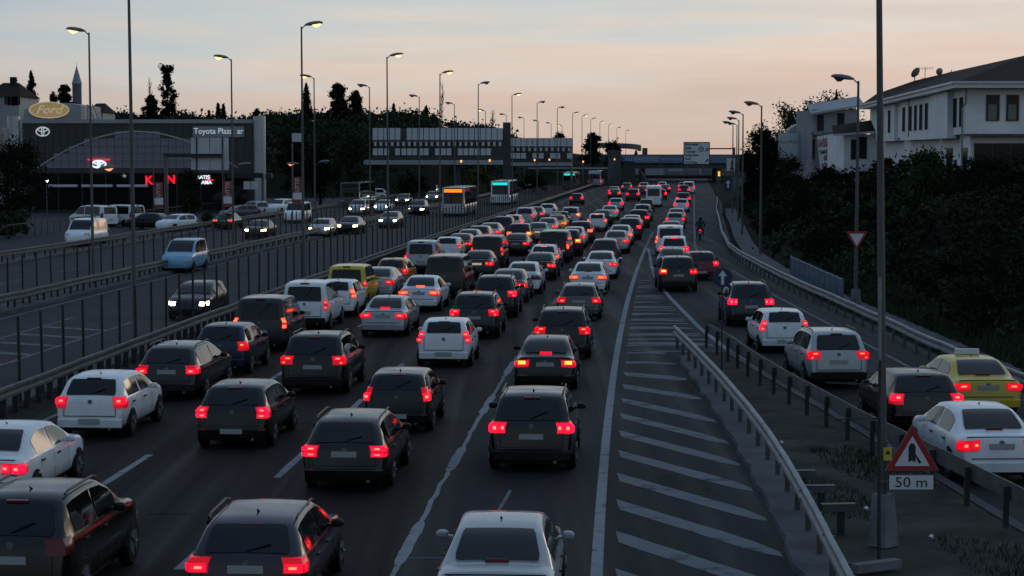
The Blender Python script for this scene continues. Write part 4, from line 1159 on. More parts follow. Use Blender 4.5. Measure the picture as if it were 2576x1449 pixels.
# nobody stands inside the car ahead of it
for lane in range(1, 7):
    q = sorted([c for c in CARS if c['lane'] == lane], key=lambda c: c['y'])
    for a, b in zip(q, q[1:]):
        need = TYPES[a['t']]['L'] + .7
        if b['y'] - a['y'] < need and abs(b['x'] - (a['x'] + Xr(b['y']) - Xr(a['y']))) < 1.9:
            b['y0'] = b['y']; b['y'] = a['y'] + need
            b['x'] += Xr(b['y']) - Xr(b['y0'])
for c in CARS:
    p = TYPES[c['t']]
    L = p['L']
    if c['lane'] == 6:
        yy = c['y']; hd = -math.atan((x2(yy + 4) - x2(yy)) / 4) * .8 if yy < 100 else 0.0
        if c['x'] > 11 and yy < 60: hd = 0.03
    else:
        hd = hdg(c['y'] + L / 2) + random.uniform(-.012, .012)
    cx_, cy_ = c['x'] - math.sin(hd) * L / 2, c['y'] + math.cos(hd) * L / 2
    lev = 2 if c['y'] < 112 else (1 if c['y'] < 215 else 0)
    taxi = c['c'] == 'yellow' and c['t'] == 'sedan'
    c['o'] = build_vehicle(c['t'], c['c'], ('taxi' if taxi else NAMES[c['t']]), (cx_, cy_, 0), hd, c['li'], lev, plate='p' in c['li'])
    c['taxi'] = taxi
    if c['t'] in ('sedan', 'hatchback', 'suv', 'wagon', 'compact'):
        c['o'].scale = (random.uniform(.97, 1.03), random.uniform(.96, 1.04), random.uniform(.96, 1.03))
    if taxi:
        MB().box((0, -.1, p['H'] + .09), (.62, .16, .14)).build('roof_sign', M['sign_white'], c['o'])
# ---- labels that single each one out
LANEW = {1: 'lane by the fence', 2: 'second lane from fence', 3: 'third lane from fence', 4: 'lane by the striped gore', 5: 'lane right of the gore tip', 6: 'slip road on the right'}
def what(c): return 'yellow taxi' if c['taxi'] else c['c'] + ' ' + WORDS[c['t']]
NTH = ['nearest', 'second nearest', 'third nearest', 'fourth nearest', 'fifth nearest', 'sixth nearest', 'seventh nearest', 'eighth nearest', 'ninth nearest']
LIT = {'o': 'with its lights off', 't': 'with dim red tail lights', 'b': 'with red brake lights on', 'B': 'with a high brake light lit', 'h': 'with orange brake lights', 'H': 'with an orange high brake light'}
for c in CARS:
    same = sorted([d for d in CARS if what(d) == what(c) and d['lane'] == c['lane']], key=lambda d: d['y'])
    lit = LIT[c['li'][0]]
    if len(same) == 1: lab = '%s %s in the %s' % (what(c), lit, LANEW[c['lane']])
    elif sum(d['li'] == c['li'] for d in same) == 1 and len({d['li'][0] for d in same}) == len(same): lab = '%s %s in the %s' % (what(c), lit, LANEW[c['lane']])
    else:
        k = same.index(c)
        q = sorted([d for d in CARS if d['lane'] == c['lane']], key=lambda d: d['y'])
        def nb(d, s):
            i = q.index(d) + s
            return what(q[i]) if 0 <= i < len(q) else None
        a, b_ = nb(c, 1), nb(c, -1)
        if a and a != what(c) and sum(nb(d, 1) == a for d in same) == 1: lab = '%s right behind a %s in the %s' % (what(c), a, LANEW[c['lane']])
        elif b_ and b_ != what(c) and sum(nb(d, -1) == b_ for d in same) == 1: lab = '%s followed by a %s in the %s' % (what(c), b_, LANEW[c['lane']])
        else: lab = '%s %s in the %s' % (NTH[k], what(c), LANEW[c['lane']])
    if what(c) == 'yellow people carrier': lab = 'yellow van with a wide black rear window beside the fence'
    if c['t'] == 'minibus': lab = 'tall white minibus far ahead in the lane next to the striped gore'
    tag(c['o'], lab, {'van': 'van', 'minibus': 'minibus', 'mpv': 'van', 'pickup': 'pickup'}.get(c['t'], 'taxi' if c['taxi'] else 'car'), 'vehicles in the traffic jam' if c['lane'] < 6 else 'vehicles on the slip road')

# ---- oncoming traffic on the left, and the dealer's yard
ONC = [  # px, py of the front, type, colour, headlamps, label, category, facing
 (470, 808, 'hatchback', 'black', 'head_on', 'black hatchback with white headlights coming along the reserved road near the fence', 'car', 1),
 (440, 688, 'mpv', 'blue', None, 'light blue people carrier coming along the road behind the near fence', 'van', 1),
 (1140, 545, 'bus', 'silver', None, 'silver bus with an orange destination display behind the fence', 'bus', 1),
 (1258, 516, 'bus', 'white', None, 'white bus with a teal display behind the fence, nearer one', 'bus', 1),
 (1432, 477, 'bus', 'grey', None, 'grey bus with a teal display far off beyond the footbridge', 'bus', 1),
 (1496, 470, 'bus', 'silver', None, 'far silver bus seen from behind with red tail lights by the bridge', 'bus', -1),
 (640, 602, 'sedan', 'dark grey', 'head_warm', 'dark grey sedan with warm headlights, leftmost on the opposite road', 'car', 1),
 (800, 598, 'hatchback', 'silver', 'head_warm', 'silver hatchback with warm headlights passing behind a lamp post', 'car', 1),
 (872, 590, 'sedan', 'black', 'head_warm', 'black sedan with warm headlights beside a silver hatchback on the opposite road', 'car', 1),
 (975, 575, 'hatchback', 'grey', 'head_on', 'grey hatchback with glaring white headlights close to the median rail', 'car', 1),
 (1045, 543, 'suv', 'black', 'head_on', 'black SUV with the brightest headlights on the opposite road', 'car', 1),
 (895, 542, 'suv', 'silver', 'head_warm', 'silver SUV with warm headlights on the opposite road', 'car', 1),
 (958, 536, 'sedan', 'white', 'head_on', 'white sedan with white headlights on the opposite road', 'car', 1),
 (1010, 517, 'hatchback', 'grey', 'head_on', 'small grey hatchback with headlights lit farther up the opposite road', 'car', 1),
 (1085, 508, 'sedan', 'silver', 'head_on', 'distant silver sedan with headlights lit left of the orange-sign bus', 'car', 1),
 (1012, 492, 'van', 'white', 'head_on', 'distant white van with headlights lit below the footbridge', 'van', 1),
 (1085, 489, 'sedan', 'white', 'head_on', 'distant white sedan with headlights lit under the footbridge deck', 'car', 1),
 (190, 622, 'van', 'white', None, 'white van driving along the service road by the dark hedge', 'van', 1),
 (735, 562, 'van', 'white', None, 'white van with a sloping nose on the service road by the dealer sign', 'van', 1),
 (880, 524, 'bus', 'grey', None, 'long grey bus on the service road left of the footbridge', 'bus', 1),
 (560, 578, 'sedan', 'black', None, 'black sedan waiting at the edge of the service road', 'car', -1),
]
for px, py, tn, colr, hd_, lab, cat, face in ONC:
    g0 = gp(px, py); L = TYPES[tn]['L']
    rz = hdg(g0.y) + (math.pi if face > 0 else 0)
    d = Vector((Xr(g0.y + 1) - Xr(g0.y), 1, 0)).normalized()
    c = g0 + d * L / 2
    o = build_vehicle(tn, colr, NAMES[tn], (c.x, c.y, 0), rz, 'o' if face > 0 else 'b', 1, heads=hd_ or 'head_off')
    tag(o, lab, cat, 'oncoming traffic on the left')
    if tn == 'bus' and face > 0:
        MB().box((0, L / 2 + .015, 2.72), (1.9, .05, .34)).build('destination_display', M['orange_led'] if 'orange' in lab else (M['teal_led'] if 'teal' in lab else M['black']), o)
PARK = [(225, 572, 'van', 'white', .9, 'white van parked in front of the dark showroom, left one of two'), (292, 570, 'van', 'white', 1.0, 'white van parked in front of the dark showroom, right one of two'),
        (437, 583, 'hatchback', 'white', 2.6, 'white hatchback parked beside the gantry column'), (640, 548, 'pickup', 'silver', .8, 'silver pickup parked below the round white column'),
        (700, 540, 'suv', 'white', 2.8, 'white SUV parked behind the service road right of the column'), (598, 553, 'hatchback', 'grey', 2.2, 'grey hatchback parked left of the silver pickup'),
        (370, 578, 'sedan', 'dark grey', 1.2, 'dark grey sedan parked between the vans and the gantry column'), (930, 505, 'suv', 'white', 2.0, 'white SUV parked under the trees by the footbridge')]
for px, py, tn, colr, rz, lab in PARK:
    g0 = gp(px, py)
    o = build_vehicle(tn, colr, NAMES[tn], (g0.x, g0.y + 1.5, 0), rz, 'o', 1)
    tag(o, lab, 'van' if tn == 'van' else ('pickup' if tn == 'pickup' else 'car'), 'vehicles parked at the dealership')
# ------------------------------------------------------------------ the car dealership
def ring_poly(a, b, w, n=40):
    return [((a) * math.cos(2 * math.pi * k / n), (b) * math.sin(2 * math.pi * k / n)) for k in range(n)], [((a - w) * math.cos(2 * math.pi * k / n), (b - w) * math.sin(2 * math.pi * k / n)) for k in range(n)]
def ring(b, cx, cz, ra, rb, w, y0, y1, n=40):
    o, i = ring_poly(ra, rb, w, n)
    rows = []
    for k in range(n):
        rows.append([(cx + o[k][0], y0, cz + o[k][1]), (cx + i[k][0], y0, cz + i[k][1]), (cx + i[k][0], y1, cz + i[k][1]), (cx + o[k][0], y1, cz + o[k][1])])
    b.grid(rows + [rows[0]], close=True)
def emblem(name, cx, cz, w, h, y, m, parent, th):
    b = MB()
    ring(b, cx, cz, w / 2, h / 2, th, y - .10, y)
    ring(b, cx, cz, w * .115, h * .47, th * .85, y - .11, y - .002)
    ring(b, cx, cz + h * .20, w * .36, h * .24, th * .85, y - .105, y - .004)
    return b.build(name, m, parent)
DY = 220.0
dl = thing('car_showroom', 'wide dark-panelled car showroom with a mauve arch, silver end columns and Toyota lettering'.replace('Toyota ', 'white '), 'showroom', (0, 0, 0))
DX0, DX1 = -55.6, -28.6
ZT, ZB = 10.05, 4.95
MB().box(((DX0 + DX1) / 2, DY + 2.7, 5), (DX1 - DX0 - .6, 5, 9.9)).build('building_core', M['facade_dark'], dl)
box('roof_edge', ((DX0 + DX1) / 2 - .3, DY + 2.6, ZT + .22), (DX1 - DX0 - .6, 5.6, .44), M['grey_wall'], dl)
NXP, NZP = 31, 6
pw, ph = (DX1 - DX0) / NXP, (ZT - ZB) / NZP
acx, aw, ah = at(345, 380, DY).x, 11.4, 4.15
def in_arch(x, z):
    dx = (x - acx) / aw
    return abs(dx) < 1 and z < ZB + ah * (1 - abs(dx) ** 1.9)
pm = {k: MB().box((0, 0, 0), (pw - .035, .08, ph - .035)).mesh('facade_panel', M[k]) for k in ('facade_dark', 'facade_purple')}
for i in range(NXP):
    for j in range(NZP):
        x = DX0 + (i + .5) * pw; z = ZB + (j + .5) * ph
        k = 'facade_purple' if in_arch(x, z) else 'facade_dark'
        o = put('facade_panel', pm[k], dl); o.location = (x, DY + .12 + random.uniform(-.012, .012), z)
rows = []
for k in range(41):
    t = -1 + 2 * k / 40
    x = acx + t * aw; z = ZB + ah * (1 - abs(t) ** 1.9)
    rows.append([(x, DY - .02, z - .05), (x, DY - .02, z + .10), (x, DY + .1, z + .10)])
MB().grid(rows).build('arch_trim', M['zinc'], dl)
for cx0, nm in ((653, 'r'), (36, 'l')):
    c = at(cx0, 300, DY)
    MB().tube([(c.x, DY - .25, -.05), (c.x, DY - .25, 10.85)], .70, 24).build('round_column', M['zinc'], dl, smooth=50)
box('column_collar', (at(653, 300, DY).x - 1.2, DY + .5, at(0, 442, DY).z), (5.0, 1.6, .55), M['black'], dl)
lw = at(-60, 300, DY)
box('side_wall', (lw.x - 1, DY + 3, 4.8), (7.6, 6, 9.6), M['grey_wall'], dl)
for k in range(7):
    box('soffit_light', (at(150, 0, DY).x + k * 4.0, DY - .35, at(0, 467, DY).z), (3.5, .5, .28), M['strip'], dl) if k < 3 else None
nb = MB()
for k in range(10):
    nb.box((DX0 + 1.3 + k * 2.7, DY + .08, 2.2), (.16, .16, 4.4))
nb.build('ground_floor_mullions', M['black'], dl)
for k in range(9):
    box('showroom_window', (DX0 + 2.65 + k * 2.7, DY + .14, 2.3), (2.44, .06, 4.2), M['glass_dark'], dl)
emblem('oval_emblem', at(108, 331, DY).x, at(108, 331, DY).z, 1.62, 1.12, DY - .05, M['glow_white'], dl, .13)
sp0, sp1 = at(486, 345, DY), at(615, 318, DY)
sg = box('name_board', ((sp0.x + sp1.x) / 2, DY - .12, (sp0.z + sp1.z) / 2), (sp1.x - sp0.x, .22, sp1.z - sp0.z), M['board_grey'], dl)
tl = text('lettering', 'Toyota Plaza  ar', .92, ((sp0.x + sp1.x) / 2, DY - .25, (sp0.z + sp1.z) / 2 + .05), UPR, M['glow_white'], dl, .03, w=.93)
# lit signs of the ground floor
rb = at(250, 402, DY)
box('red_fascia_light', (rb.x, DY - .3, rb.z), (2.5, .08, .16), M['neon_red'], dl)
emblem('lit_oval_emblem', at(250, 413, DY).x, at(250, 413, DY).z, 1.75, .95, DY - .3, M['neon_white'], dl, .17)
text('lettering', 'K', 1.35, (at(376, 454, DY).x, DY - .4, at(0, 454, DY).z), UPR, M['neon_red'], dl, .05, bold=.03)
text('lettering', 'N', 1.35, (at(431, 452, DY).x, DY - .4, at(0, 452, DY).z), UPR, M['neon_red'], dl, .05, bold=.03)
text('lettering', 'SATIŞ', .55, (at(514, 446, DY).x, DY - .4, at(0, 446, DY).z), UPR, M['neon_white'], dl, .03, bold=.015)
box('red_fascia_light', (at(523, 0, DY).x, DY - .4, at(0, 452.5, DY).z), (.95, .05, .12), M['neon_red'], dl)
text('lettering', 'AMA', .55, (at(521, 458, DY).x, DY - .4, at(0, 459, DY).z), UPR, M['neon_white'], dl, .03, bold=.015)
ft = thing('floodlight', 'small bright floodlight on a mast left of the showroom', 'floodlight', (at(117, 455, 200).x, 200, 0))
MB().tube([(0, 0, 0), (0, 0, at(117, 462, 200).z)], .05, 6).build('mast', M['pole'], ft)
o = MB().tube([(0, -.1, at(117, 455, 200).z), (0, .12, at(117, 455, 200).z)], .17, 10).build('lamp', M['flood'], ft)

# second building behind with the gold oval sign
FY = 252.0
fb = thing('dealer_building', 'grey building with a sloping left roofline and a gold oval Ford sign'.replace('Ford ', ''), 'building')
q = [at(12, 316, FY), at(62, 276, FY), at(90, 262, FY), at(170, 259, FY), at(204, 265, FY), at(206, 316, FY)]
q = [Vector((p.x, FY, p.z)) for p in q]
q[0].z = 0; q[-1].z = 0
MB().prism(q, (0, 12, 0)).build('parapet_wall', M['grey_wall'], fb, fix=True)
gc = at(125, 277, FY)
n = 48
ov = MB()
for s, (a, b_, d0, d1) in enumerate(((2.56, 1.02, -.45, 0.02),)):
    ov.prism([Vector((gc.x + a * math.cos(2 * math.pi * k / n), FY - .02, gc.z + b_ * math.sin(2 * math.pi * k / n))) for k in range(n)], (0, -.38, 0))
ov.build('oval_sign', M['gold'], fb, fix=True)
rm = MB(); ring(rm, gc.x, gc.z, 2.62, 1.08, .12, FY - .48, FY - .3, 48); rm.build('oval_sign_rim', M['gold_rim'], fb)
text('lettering', 'Ford', 1.55, (gc.x - .05, FY - .44, gc.z), UPR, M['gold_rim'], fb, .02, shear=.38, w=1.12)
ch = thing('outdoor_stair', 'pale steel stair leaning against the roof behind the gold oval sign', 'stair')
a, b_ = at(212, 262, FY), at(232, 306, FY)
MB().bar((a.x, FY + 2, a.z), (b_.x, FY + 2, b_.z), .12).bar((a.x + .6, FY + 2, a.z), (b_.x + .6, FY + 2, b_.z), .12).build('stringer', M['galv'], ch)
MB().bar((a.x, FY + 2, a.z), (a.x, FY + 2, 0), .12).build('stair_post', M['galv'], ch)
def hip_house(label, x0, x1, y0, y1, z_e, z_r, wall, inset=.35, eave=.5, wins=()):
    t = thing('house', label, 'house')
    MB().box(((x0 + x1) / 2, (y0 + y1) / 2, z_e / 2), (x1 - x0, y1 - y0, z_e)).build('wall', wall, t)
    X0, X1, Y0, Y1 = x0 - eave, x1 + eave, y0 - eave, y1 + eave
    w = (X1 - X0) * inset
    ym = (Y0 + Y1) / 2
    MB().add([(X0, Y0, z_e), (X1, Y0, z_e), (X1, Y1, z_e), (X0, Y1, z_e), (X0 + w, ym, z_r), (X1 - w, ym, z_r)], [(0, 1, 5, 4), (1, 2, 5), (2, 3, 4, 5), (3, 0, 4), (0, 3, 2, 1)]).build('roof', M['roof_tile'], t)
    for (wx, wz, ww, wh) in wins:
        f = box('window', (wx, y0 - .03, wz), (ww + .16, .1, wh + .16), M['white_panel'], t)
        box('pane', (wx, y0 - .085, wz), (ww, .03, wh), M['pane'], f)
    return t
HY = 300.0
h0 = at(-40, 262, HY); h1 = at(47, 240, HY)
w0 = [(at(x, 255, HY).x, at(0, 253, HY).z, .9, 1.3) for x in (18, 28, 37, 44)]
hs = hip_house('house with a dark roof and a row of white-framed windows at the far left', h0.x, h1.x, HY, HY + 12, at(0, 243, HY).z, at(0, 205, HY).z, M['grey_wall'], .3, .4, w0)
box('chimney', (at(13, 210, HY).x, HY + 5, at(0, 212, HY).z), (.9, .9, 2.6), M['roof_tile'], hs)
HY2 = 290.0
hip_house('small house with a dark hipped roof behind the lit lamp post', at(214, 0, HY2).x, at(254, 0, HY2).x, HY2, HY2 + 9, at(0, 283, HY2).z, at(0, 258, HY2).z, M['grey_wall'], .28, .3, [(at(243, 0, HY2).x, at(0, 290, HY2).z, .5, 1.0)])
MY = 400.0
mt = thing('minaret', 'slim grey minaret with a pointed conical lead roof', 'minaret', (at(190, 0, MY).x, MY, 0))
r = 12 * MY / F
zb, ztp = at(0, 212, MY).z, at(0, 168, MY).z
MB().tube([(0, 0, 0), (0, 0, zb)], r * .97, 16).build('shaft', M['stone'], mt, smooth=40)
MB().tube([(0, 0, zb), (0, 0, zb + .25)], r * 1.08, 16).build('cornice', M['lead'], mt, smooth=40)
MB().tube([(0, 0, zb + .25), (0, 0, ztp)], [r * 1.04, .08], 16).build('cone_roof', M['lead'], mt, smooth=40)
MB().tube([(0, 0, ztp - .1), (0, 0, at(0, 156, MY).z)], [.07, .02], 6).build('finial', M['lead'], mt)

# cantilever gantries over the service road, seen from behind
GY = 190.0
gt = thing('sign_gantry', 'dark cantilever gantry holding large pale sign boards in front of the showroom', 'gantry')
px = at(412, 0, GY).x
ga = at(0, 391, GY).z
MB().tube([(px, GY, 0), (px, GY, ga)], .2, 10).build('column', M['pole'], gt)
MB().bar((px - .2, GY, ga), (at(557, 0, GY).x, GY, ga), .34, .34).build('boom', M['black'], gt)
for a, b_ in ((475, 488), (491, 521), (523, 554), (556, 570)):
    x0, x1 = at(a, 0, GY).x, at(b_, 0, GY).x
    box('sign_board', ((x0 + x1) / 2, GY + .3, (at(0, 346, GY).z + at(0, 428, GY).z) / 2), (x1 - x0, .06, at(0, 346, GY).z - at(0, 428, GY).z), M['white_panel'], gt)
for a in (489.5, 555):
    MB().bar((at(a, 0, GY).x, GY + .22, at(0, 346, GY).z), (at(a, 0, GY).x, GY + .22, at(0, 430, GY).z), .12).build('sign_bracket', M['black'], gt)
g2 = thing('sign_gantry', 'smaller dark cantilever gantry with two little pale boards beside the round column', 'gantry')
px = at(686, 0, 215).x
MB().tube([(px, 205, 0), (px, 205, at(0, 436, 205).z)], .16, 10).build('column', M['pole'], g2)
MB().bar((px, 205, at(0, 441, 205).z), (at(600, 0, 205).x, 205, at(0, 441, 205).z), .5, .55).build('boom', M['black'], g2)
for a, b_ in ((609, 626), (628, 645)):
    x0, x1 = at(a, 0, 205).x, at(b_, 0, 205).x
    box('sign_board', ((x0 + x1) / 2, 204.8, at(0, 466, 205).z), (x1 - x0, .06, at(0, 456, 205).z - at(0, 476, 205).z), M['white_panel'], g2)
for px_, yt, D, side, lab in ((393, 458, 178, 'left', 'red and white vertical advertising banner beside the gantry column'), (568, 455, 172, 'm', 'red and white vertical advertising banner left of the second lit lamp post'), (744, 445, 176, 'r', 'red and white vertical advertising banner farthest right, behind the tall lamp post')):
    c = at(px_, 0, D); zt_ = at(0, yt, D).z; zb_ = at(0, yt + 66, D).z
    t = thing('banner_stand', lab, 'banner', (c.x, D, 0), group='vertical banners on poles along the service road')
    MB().tube([(-.45, 0, 0), (-.45, 0, zt_ + 3.0)], .05, 6).build('pole', M['pole'], t)
    H = zt_ - zb_
    box('banner_cloth', (0, 0, zt_ - H * .30), (.78, .03, H * .60), M['banner_red'], t)
    box('banner_cloth', (0, 0, zt_ - H * .73), (.80, .032, H * .26), M['cloth'], t)
    box('banner_cloth', (0, 0, zt_ - H * .93), (.76, .03, H * .14), M['banner_red'], t)
    text('lettering', 'UTTIS', .48, (0, -.03, zt_ - H * .31), (math.pi / 2, -math.pi / 2, 0), M['cloth'], t, .004)

# ------------------------------------------------------------------ covered footbridge over the left roads
def footbridge(label, D, xs, ytop, ypan, yrail, ydeck0, ydeck1, gaps, dark):
    t = thing('covered_footbridge', label, 'footbridge')
    x0, x1 = at(xs[0], 0, D).x, at(xs[1], 0, D).x
    Z = lambda y: at(0, y, D).z
    box('deck', ((x0 + x1) / 2 - .6, D + 1.6, (Z(ydeck0) + Z(ydeck1)) / 2), (x1 - x0 + 1.2, 3.6, Z(ydeck0) - Z(ydeck1)), M['grey_wall'], t)
    box('inner_wall', ((x0 + x1) / 2, D + 2.8, (Z(ytop) + Z(ydeck0)) / 2), (x1 - x0, .1, Z(ytop) - Z(ydeck0) - .1), M['facade_dark'], t)
    box('beam', ((x0 + x1) / 2, D + .1, Z(ypan) - .22), (x1 - x0, .2, .34), M['concrete_dark'], t)
    box('beam', ((x0 + x1) / 2, D + .1, Z(ydeck0) + .28), (x1 - x0, .2, .34), M['facade_dark'], t)
    n = int((xs[1] - xs[0]) / 14)
    w = (x1 - x0) / n
    up = MB().box((0, 0, 0), (w - .10, .06, Z(ytop) - Z(ypan))).mesh('wall_panel', M['white_panel'])
    lo = MB().box((0, 0, 0), (w - .14, .06, (Z(yrail) - Z(ydeck0)) * .55)).mesh('parapet_panel', M['white_panel'])
    md = MB().box((0, 0, 0), (w * .42, .05, (Z(ypan) - Z(yrail)) * .5)).mesh('window_strip', M['white_panel'])
    for k in range(n):
        x = x0 + (k + .5) * w
        if k not in gaps:
            o = put('wall_panel', up, t); o.location = (x, D + random.uniform(-.02, .02), (Z(ytop) + Z(ypan)) / 2)
        if k not in dark:
            o = put('parapet_panel', lo, t); o.location = (x + random.uniform(-.06, .06), D, Z(ydeck0) + (Z(yrail) - Z(ydeck0)) * .62 + .1)
            o = put('window_strip', md, t); o.location = (x, D + .02, (Z(ypan) + Z(yrail)) / 2)
        else:
            o = put('window_strip', md, t); o.location = (x, D + .02, (Z(ypan) + Z(yrail)) / 2)
    return t
f1 = footbridge('longer covered footbridge with pale wall panels on the left', 262, (935, 1265), 322, 352, 372, 403, 414, {5}, {3, 10, 14, 21, 22})
f2 = footbridge('shorter covered footbridge farther away, right of the tall pier', 322, (1282, 1440), 347, 368, 384, 409, 417, set(), {3, 6, 9})
pr = at(1275, 0, 268)
MB().box((pr.x, 268, 5.4), (1.1, 1.1, 10.9)).build('pier', M['concrete_dark'], f1)
MB().tube([(at(1150, 0, 264).x, 264, 0), (at(1150, 0, 264).x, 264, 5)], .35, 12).build('pier', M['concrete_dark'], f1, smooth=40)
MB().tube([(at(1438, 0, 324).x, 324, 0), (at(1438, 0, 324).x, 324, 9)], .18, 10).build('pier', M['galv'], f2, smooth=40)
for i, (x, y, D) in enumerate(((1160, 406, 258), (1232, 404, 258), (1345, 403, 318), (1382, 402, 318), (1467, 407, 330), (1546, 401, 372))):
    c = at(x, y, D)
    t = thing('bulkhead_lamp', ['warm lamp at the left half of the longer footbridge', 'warm lamp near the right end of the longer footbridge', 'warm lamp on the shorter footbridge, left one of two', 'warm lamp on the shorter footbridge, right one of two', 'warm lamp on a post right of the shorter footbridge', 'warm lamp on the wall left of the blue bridge banner'][i], 'lamp', (c.x, D, c.z), group='small warm lamps on the footbridges')
    MB().tube([(0, 0, -.16), (0, 0, .16)], [.10, .14], 10).build('lamp_globe', M['small_lamp'], t, smooth=60)
    MB().bar((0, .1, -.3), (0, D * 0 + .1, .3), .05).build('bracket', M['pole'], t)
    if i == 4: MB().tube([(0, .12, -c.z), (0, .12, -.1)], .05, 6).build('post', M['pole'], t)
    if i == 5: MB().box((0, .55, -1.5), (2.5, .8, 6.5)).build('wall_pier', M['concrete_dark'], t)

# ------------------------------------------------------------------ road bridge and ramp at the far end
BY = 432.0
Zb = lambda y: at(0, y, BY).z
br = thing('road_bridge', 'flat road bridge with a blue slogan banner spanning the far end of the motorway', 'bridge')
bx0, bx1 = at(1400, 0, BY).x, at(1905, 0, BY).x
box('deck', ((bx0 + bx1) / 2, BY + 6, (Zb(409) + Zb(424)) / 2), (bx1 - bx0, 11.6, Zb(409) - Zb(424)), M['concrete_dark'], br)
box('parapet', ((bx0 + bx1) / 2, BY - .1, (Zb(391) + Zb(411)) / 2), (bx1 - bx0, .3, Zb(391) - Zb(411)), M['concrete_dark'], br)
c0, c1 = at(1562, 0, BY).x, at(1850, 0, BY).x
bn = box('slogan_banner', ((c0 + c1) / 2, BY - .32, (Zb(391) + Zb(410)) / 2), (c1 - c0, .06, Zb(391) - Zb(410)), M['banner_blue'], br)
text('lettering', '111 KREŞİMİZ', 1.15, ((at(1572, 0, BY).x + at(1660, 0, BY).x) / 2, BY - .38, Zb(401)), UPR, M['banner_print'], br, .01, w=1.0)
text('lettering', 'HİZMETİNİZDE', .62, (at(1690, 0, BY).x, BY - .38, Zb(401)), UPR, M['banner_print'], br, .01, w=1.0)
for x, w in ((1462, 2.6), (1575, 2.6), (1620, 1.0), (1812, 1.2), (1880, 3.5)):
    box('pier', (at(x, 0, BY).x, BY + 5, Zb(424) / 2), (w, 8, Zb(424)), M['concrete_dark'], br)
lx0, lx1 = at(1560, 0, BY + 14).x, at(1850, 0, BY + 14).x
box('lower_deck', ((lx0 + lx1) / 2, BY + 18, Zb(446) - .1), (lx1 - lx0, 7, .8), M['concrete_dark'], br)
bw = at(1560, 0, BY + 26).x
box('abutment_wall', ((bw + at(1800, 0, BY + 26).x) / 2, BY + 26, at(0, 434, BY + 26).z), (at(1800, 0, BY + 26).x - bw, .6, at(0, 423, BY + 26).z - at(0, 446, BY + 26).z), M['grey_wall'], br)
for a, b_, y0, y1 in ((1672, 1686, 417, 441), (1687, 1719, 431, 441), (1720, 1764, 417, 441), (1767, 1798, 418, 440)):
    xa, xb = at(a, 0, BY + 13).x, at(b_, 0, BY + 13).x
    box('advert_board', ((xa + xb) / 2, BY + 13.8, (at(0, y0, BY + 13).z + at(0, y1, BY + 13).z) / 2), (xb - xa - .05, .2, at(0, y0, BY + 13).z - at(0, y1, BY + 13).z), M['white_panel'], br)
sb = thing('stair_tower', 'grey zigzag stair beside the blue banner bridge', 'stair')
MB().bar((at(1608, 0, BY).x, BY - 2, Zb(424)), (at(1634, 0, BY).x, BY - 2, Zb(460)), .35, .25).build('stringer', M['concrete'], sb)
MB().bar((at(1608, 0, BY).x, BY - 2, Zb(424)), (at(1608, 0, BY).x, BY - 2, 0), .3, .3).build('stair_post', M['concrete_dark'], sb)
# curving ramp viaduct behind
rp = thing('viaduct_ramp', 'dark curving viaduct ramp ending on a column above the blue banner bridge', 'viaduct')
rows = []
for k in range(25):
    a = k / 24
    X = lerp(at(1490, 0, 470).x, at(1632, 0, 470).x, math.sin(a * math.pi / 2))
    Y = 470 + 26 * (1 - math.cos(a * math.pi / 2))
    z = lerp(at(0, 359, 470).z, at(0, 367, 470).z, a ** 2)
    rows.append([(X, Y, z), (X, Y, z - 1.25), (X - .4, Y + 6, z - 1.25), (X - .4, Y + 6, z)])
MB().grid(rows, close=True).build('deck', M['concrete_dark'], rp)
for x in (1500, 1560, 1627):
    box('column', (at(x, 0, 474).x, 478, at(0, 372, 474).z / 2), (1.15, 2.0, at(0, 372, 474).z), M['concrete_dark'], rp)
uw = thing('retaining_wall', 'grey concrete retaining wall left of the bridge', 'wall')
box('wall_panel', ((at(1330, 0, 400).x + at(1545, 0, 400).x) / 2, 402, at(0, 425, 400).z / 2), (at(1545, 0, 400).x - at(1330, 0, 400).x, 1.2, at(0, 425, 400).z), M['concrete_dark'], uw)
box('coping', ((at(1330, 0, 400).x + at(1545, 0, 400).x) / 2, 401.8, at(0, 423.5, 400).z), (at(1545, 0, 400).x - at(1330, 0, 400).x, 1.8, .3), M['grey_wall'], uw)

# ------------------------------------------------------------------ signs on the right
def arrow(b, x, z, s, ang, y):
    P = [(-.10, -.5), (.10, -.5), (.10, .08), (.30, .08), (0, .5), (-.30, .08), (-.10, .08)]
    ca, sa = math.cos(ang), math.sin(ang)
    b.prism([Vector((x + s * (p[0] * ca - p[1] * sa), y, z + s * (p[0] * sa + p[1] * ca))) for p in P], (0, -.02, 0))
SY = 318.0
dsn = thing('direction_sign', 'large white direction sign with six place names and two slanting arrows on a gantry arm', 'road sign')
s0, s1 = at(1720, 413, SY), at(1785, 358, SY)
box('sign_board', ((s0.x + s1.x) / 2, SY, (s0.z + s1.z) / 2), (s1.x - s0.x, .12, s1.z - s0.z), M['sign_white'], dsn)
fr = MB()
for (xa, za, xb, zb_) in ((s0.x, s0.z, s1.x, s0.z), (s0.x, s1.z, s1.x, s1.z), (s0.x, s0.z, s0.x, s1.z), (s1.x, s0.z, s1.x, s1.z)):
    fr.bar((xa, SY - .05, za), (xb, SY - .05, zb_), .12)
fr.build('sign_frame', M['post'], dsn)
for k, nme in enumerate(('Edirnekapı', 'Fatih', 'Topkapı', 'Eyüpsultan', 'Rami', 'G.O.Paşa')):
    text('lettering', nme, .52, (s0.x + .22, SY - .08, lerp(s1.z, s0.z, (k + .55) / 6.05)), UPR, M['black_print'], dsn, .004, align='LEFT', bold=.012)
ab = MB()
arrow(ab, s0.x + 3.8, lerp(s1.z, s0.z, .34), .75, -R(45), SY - .065)
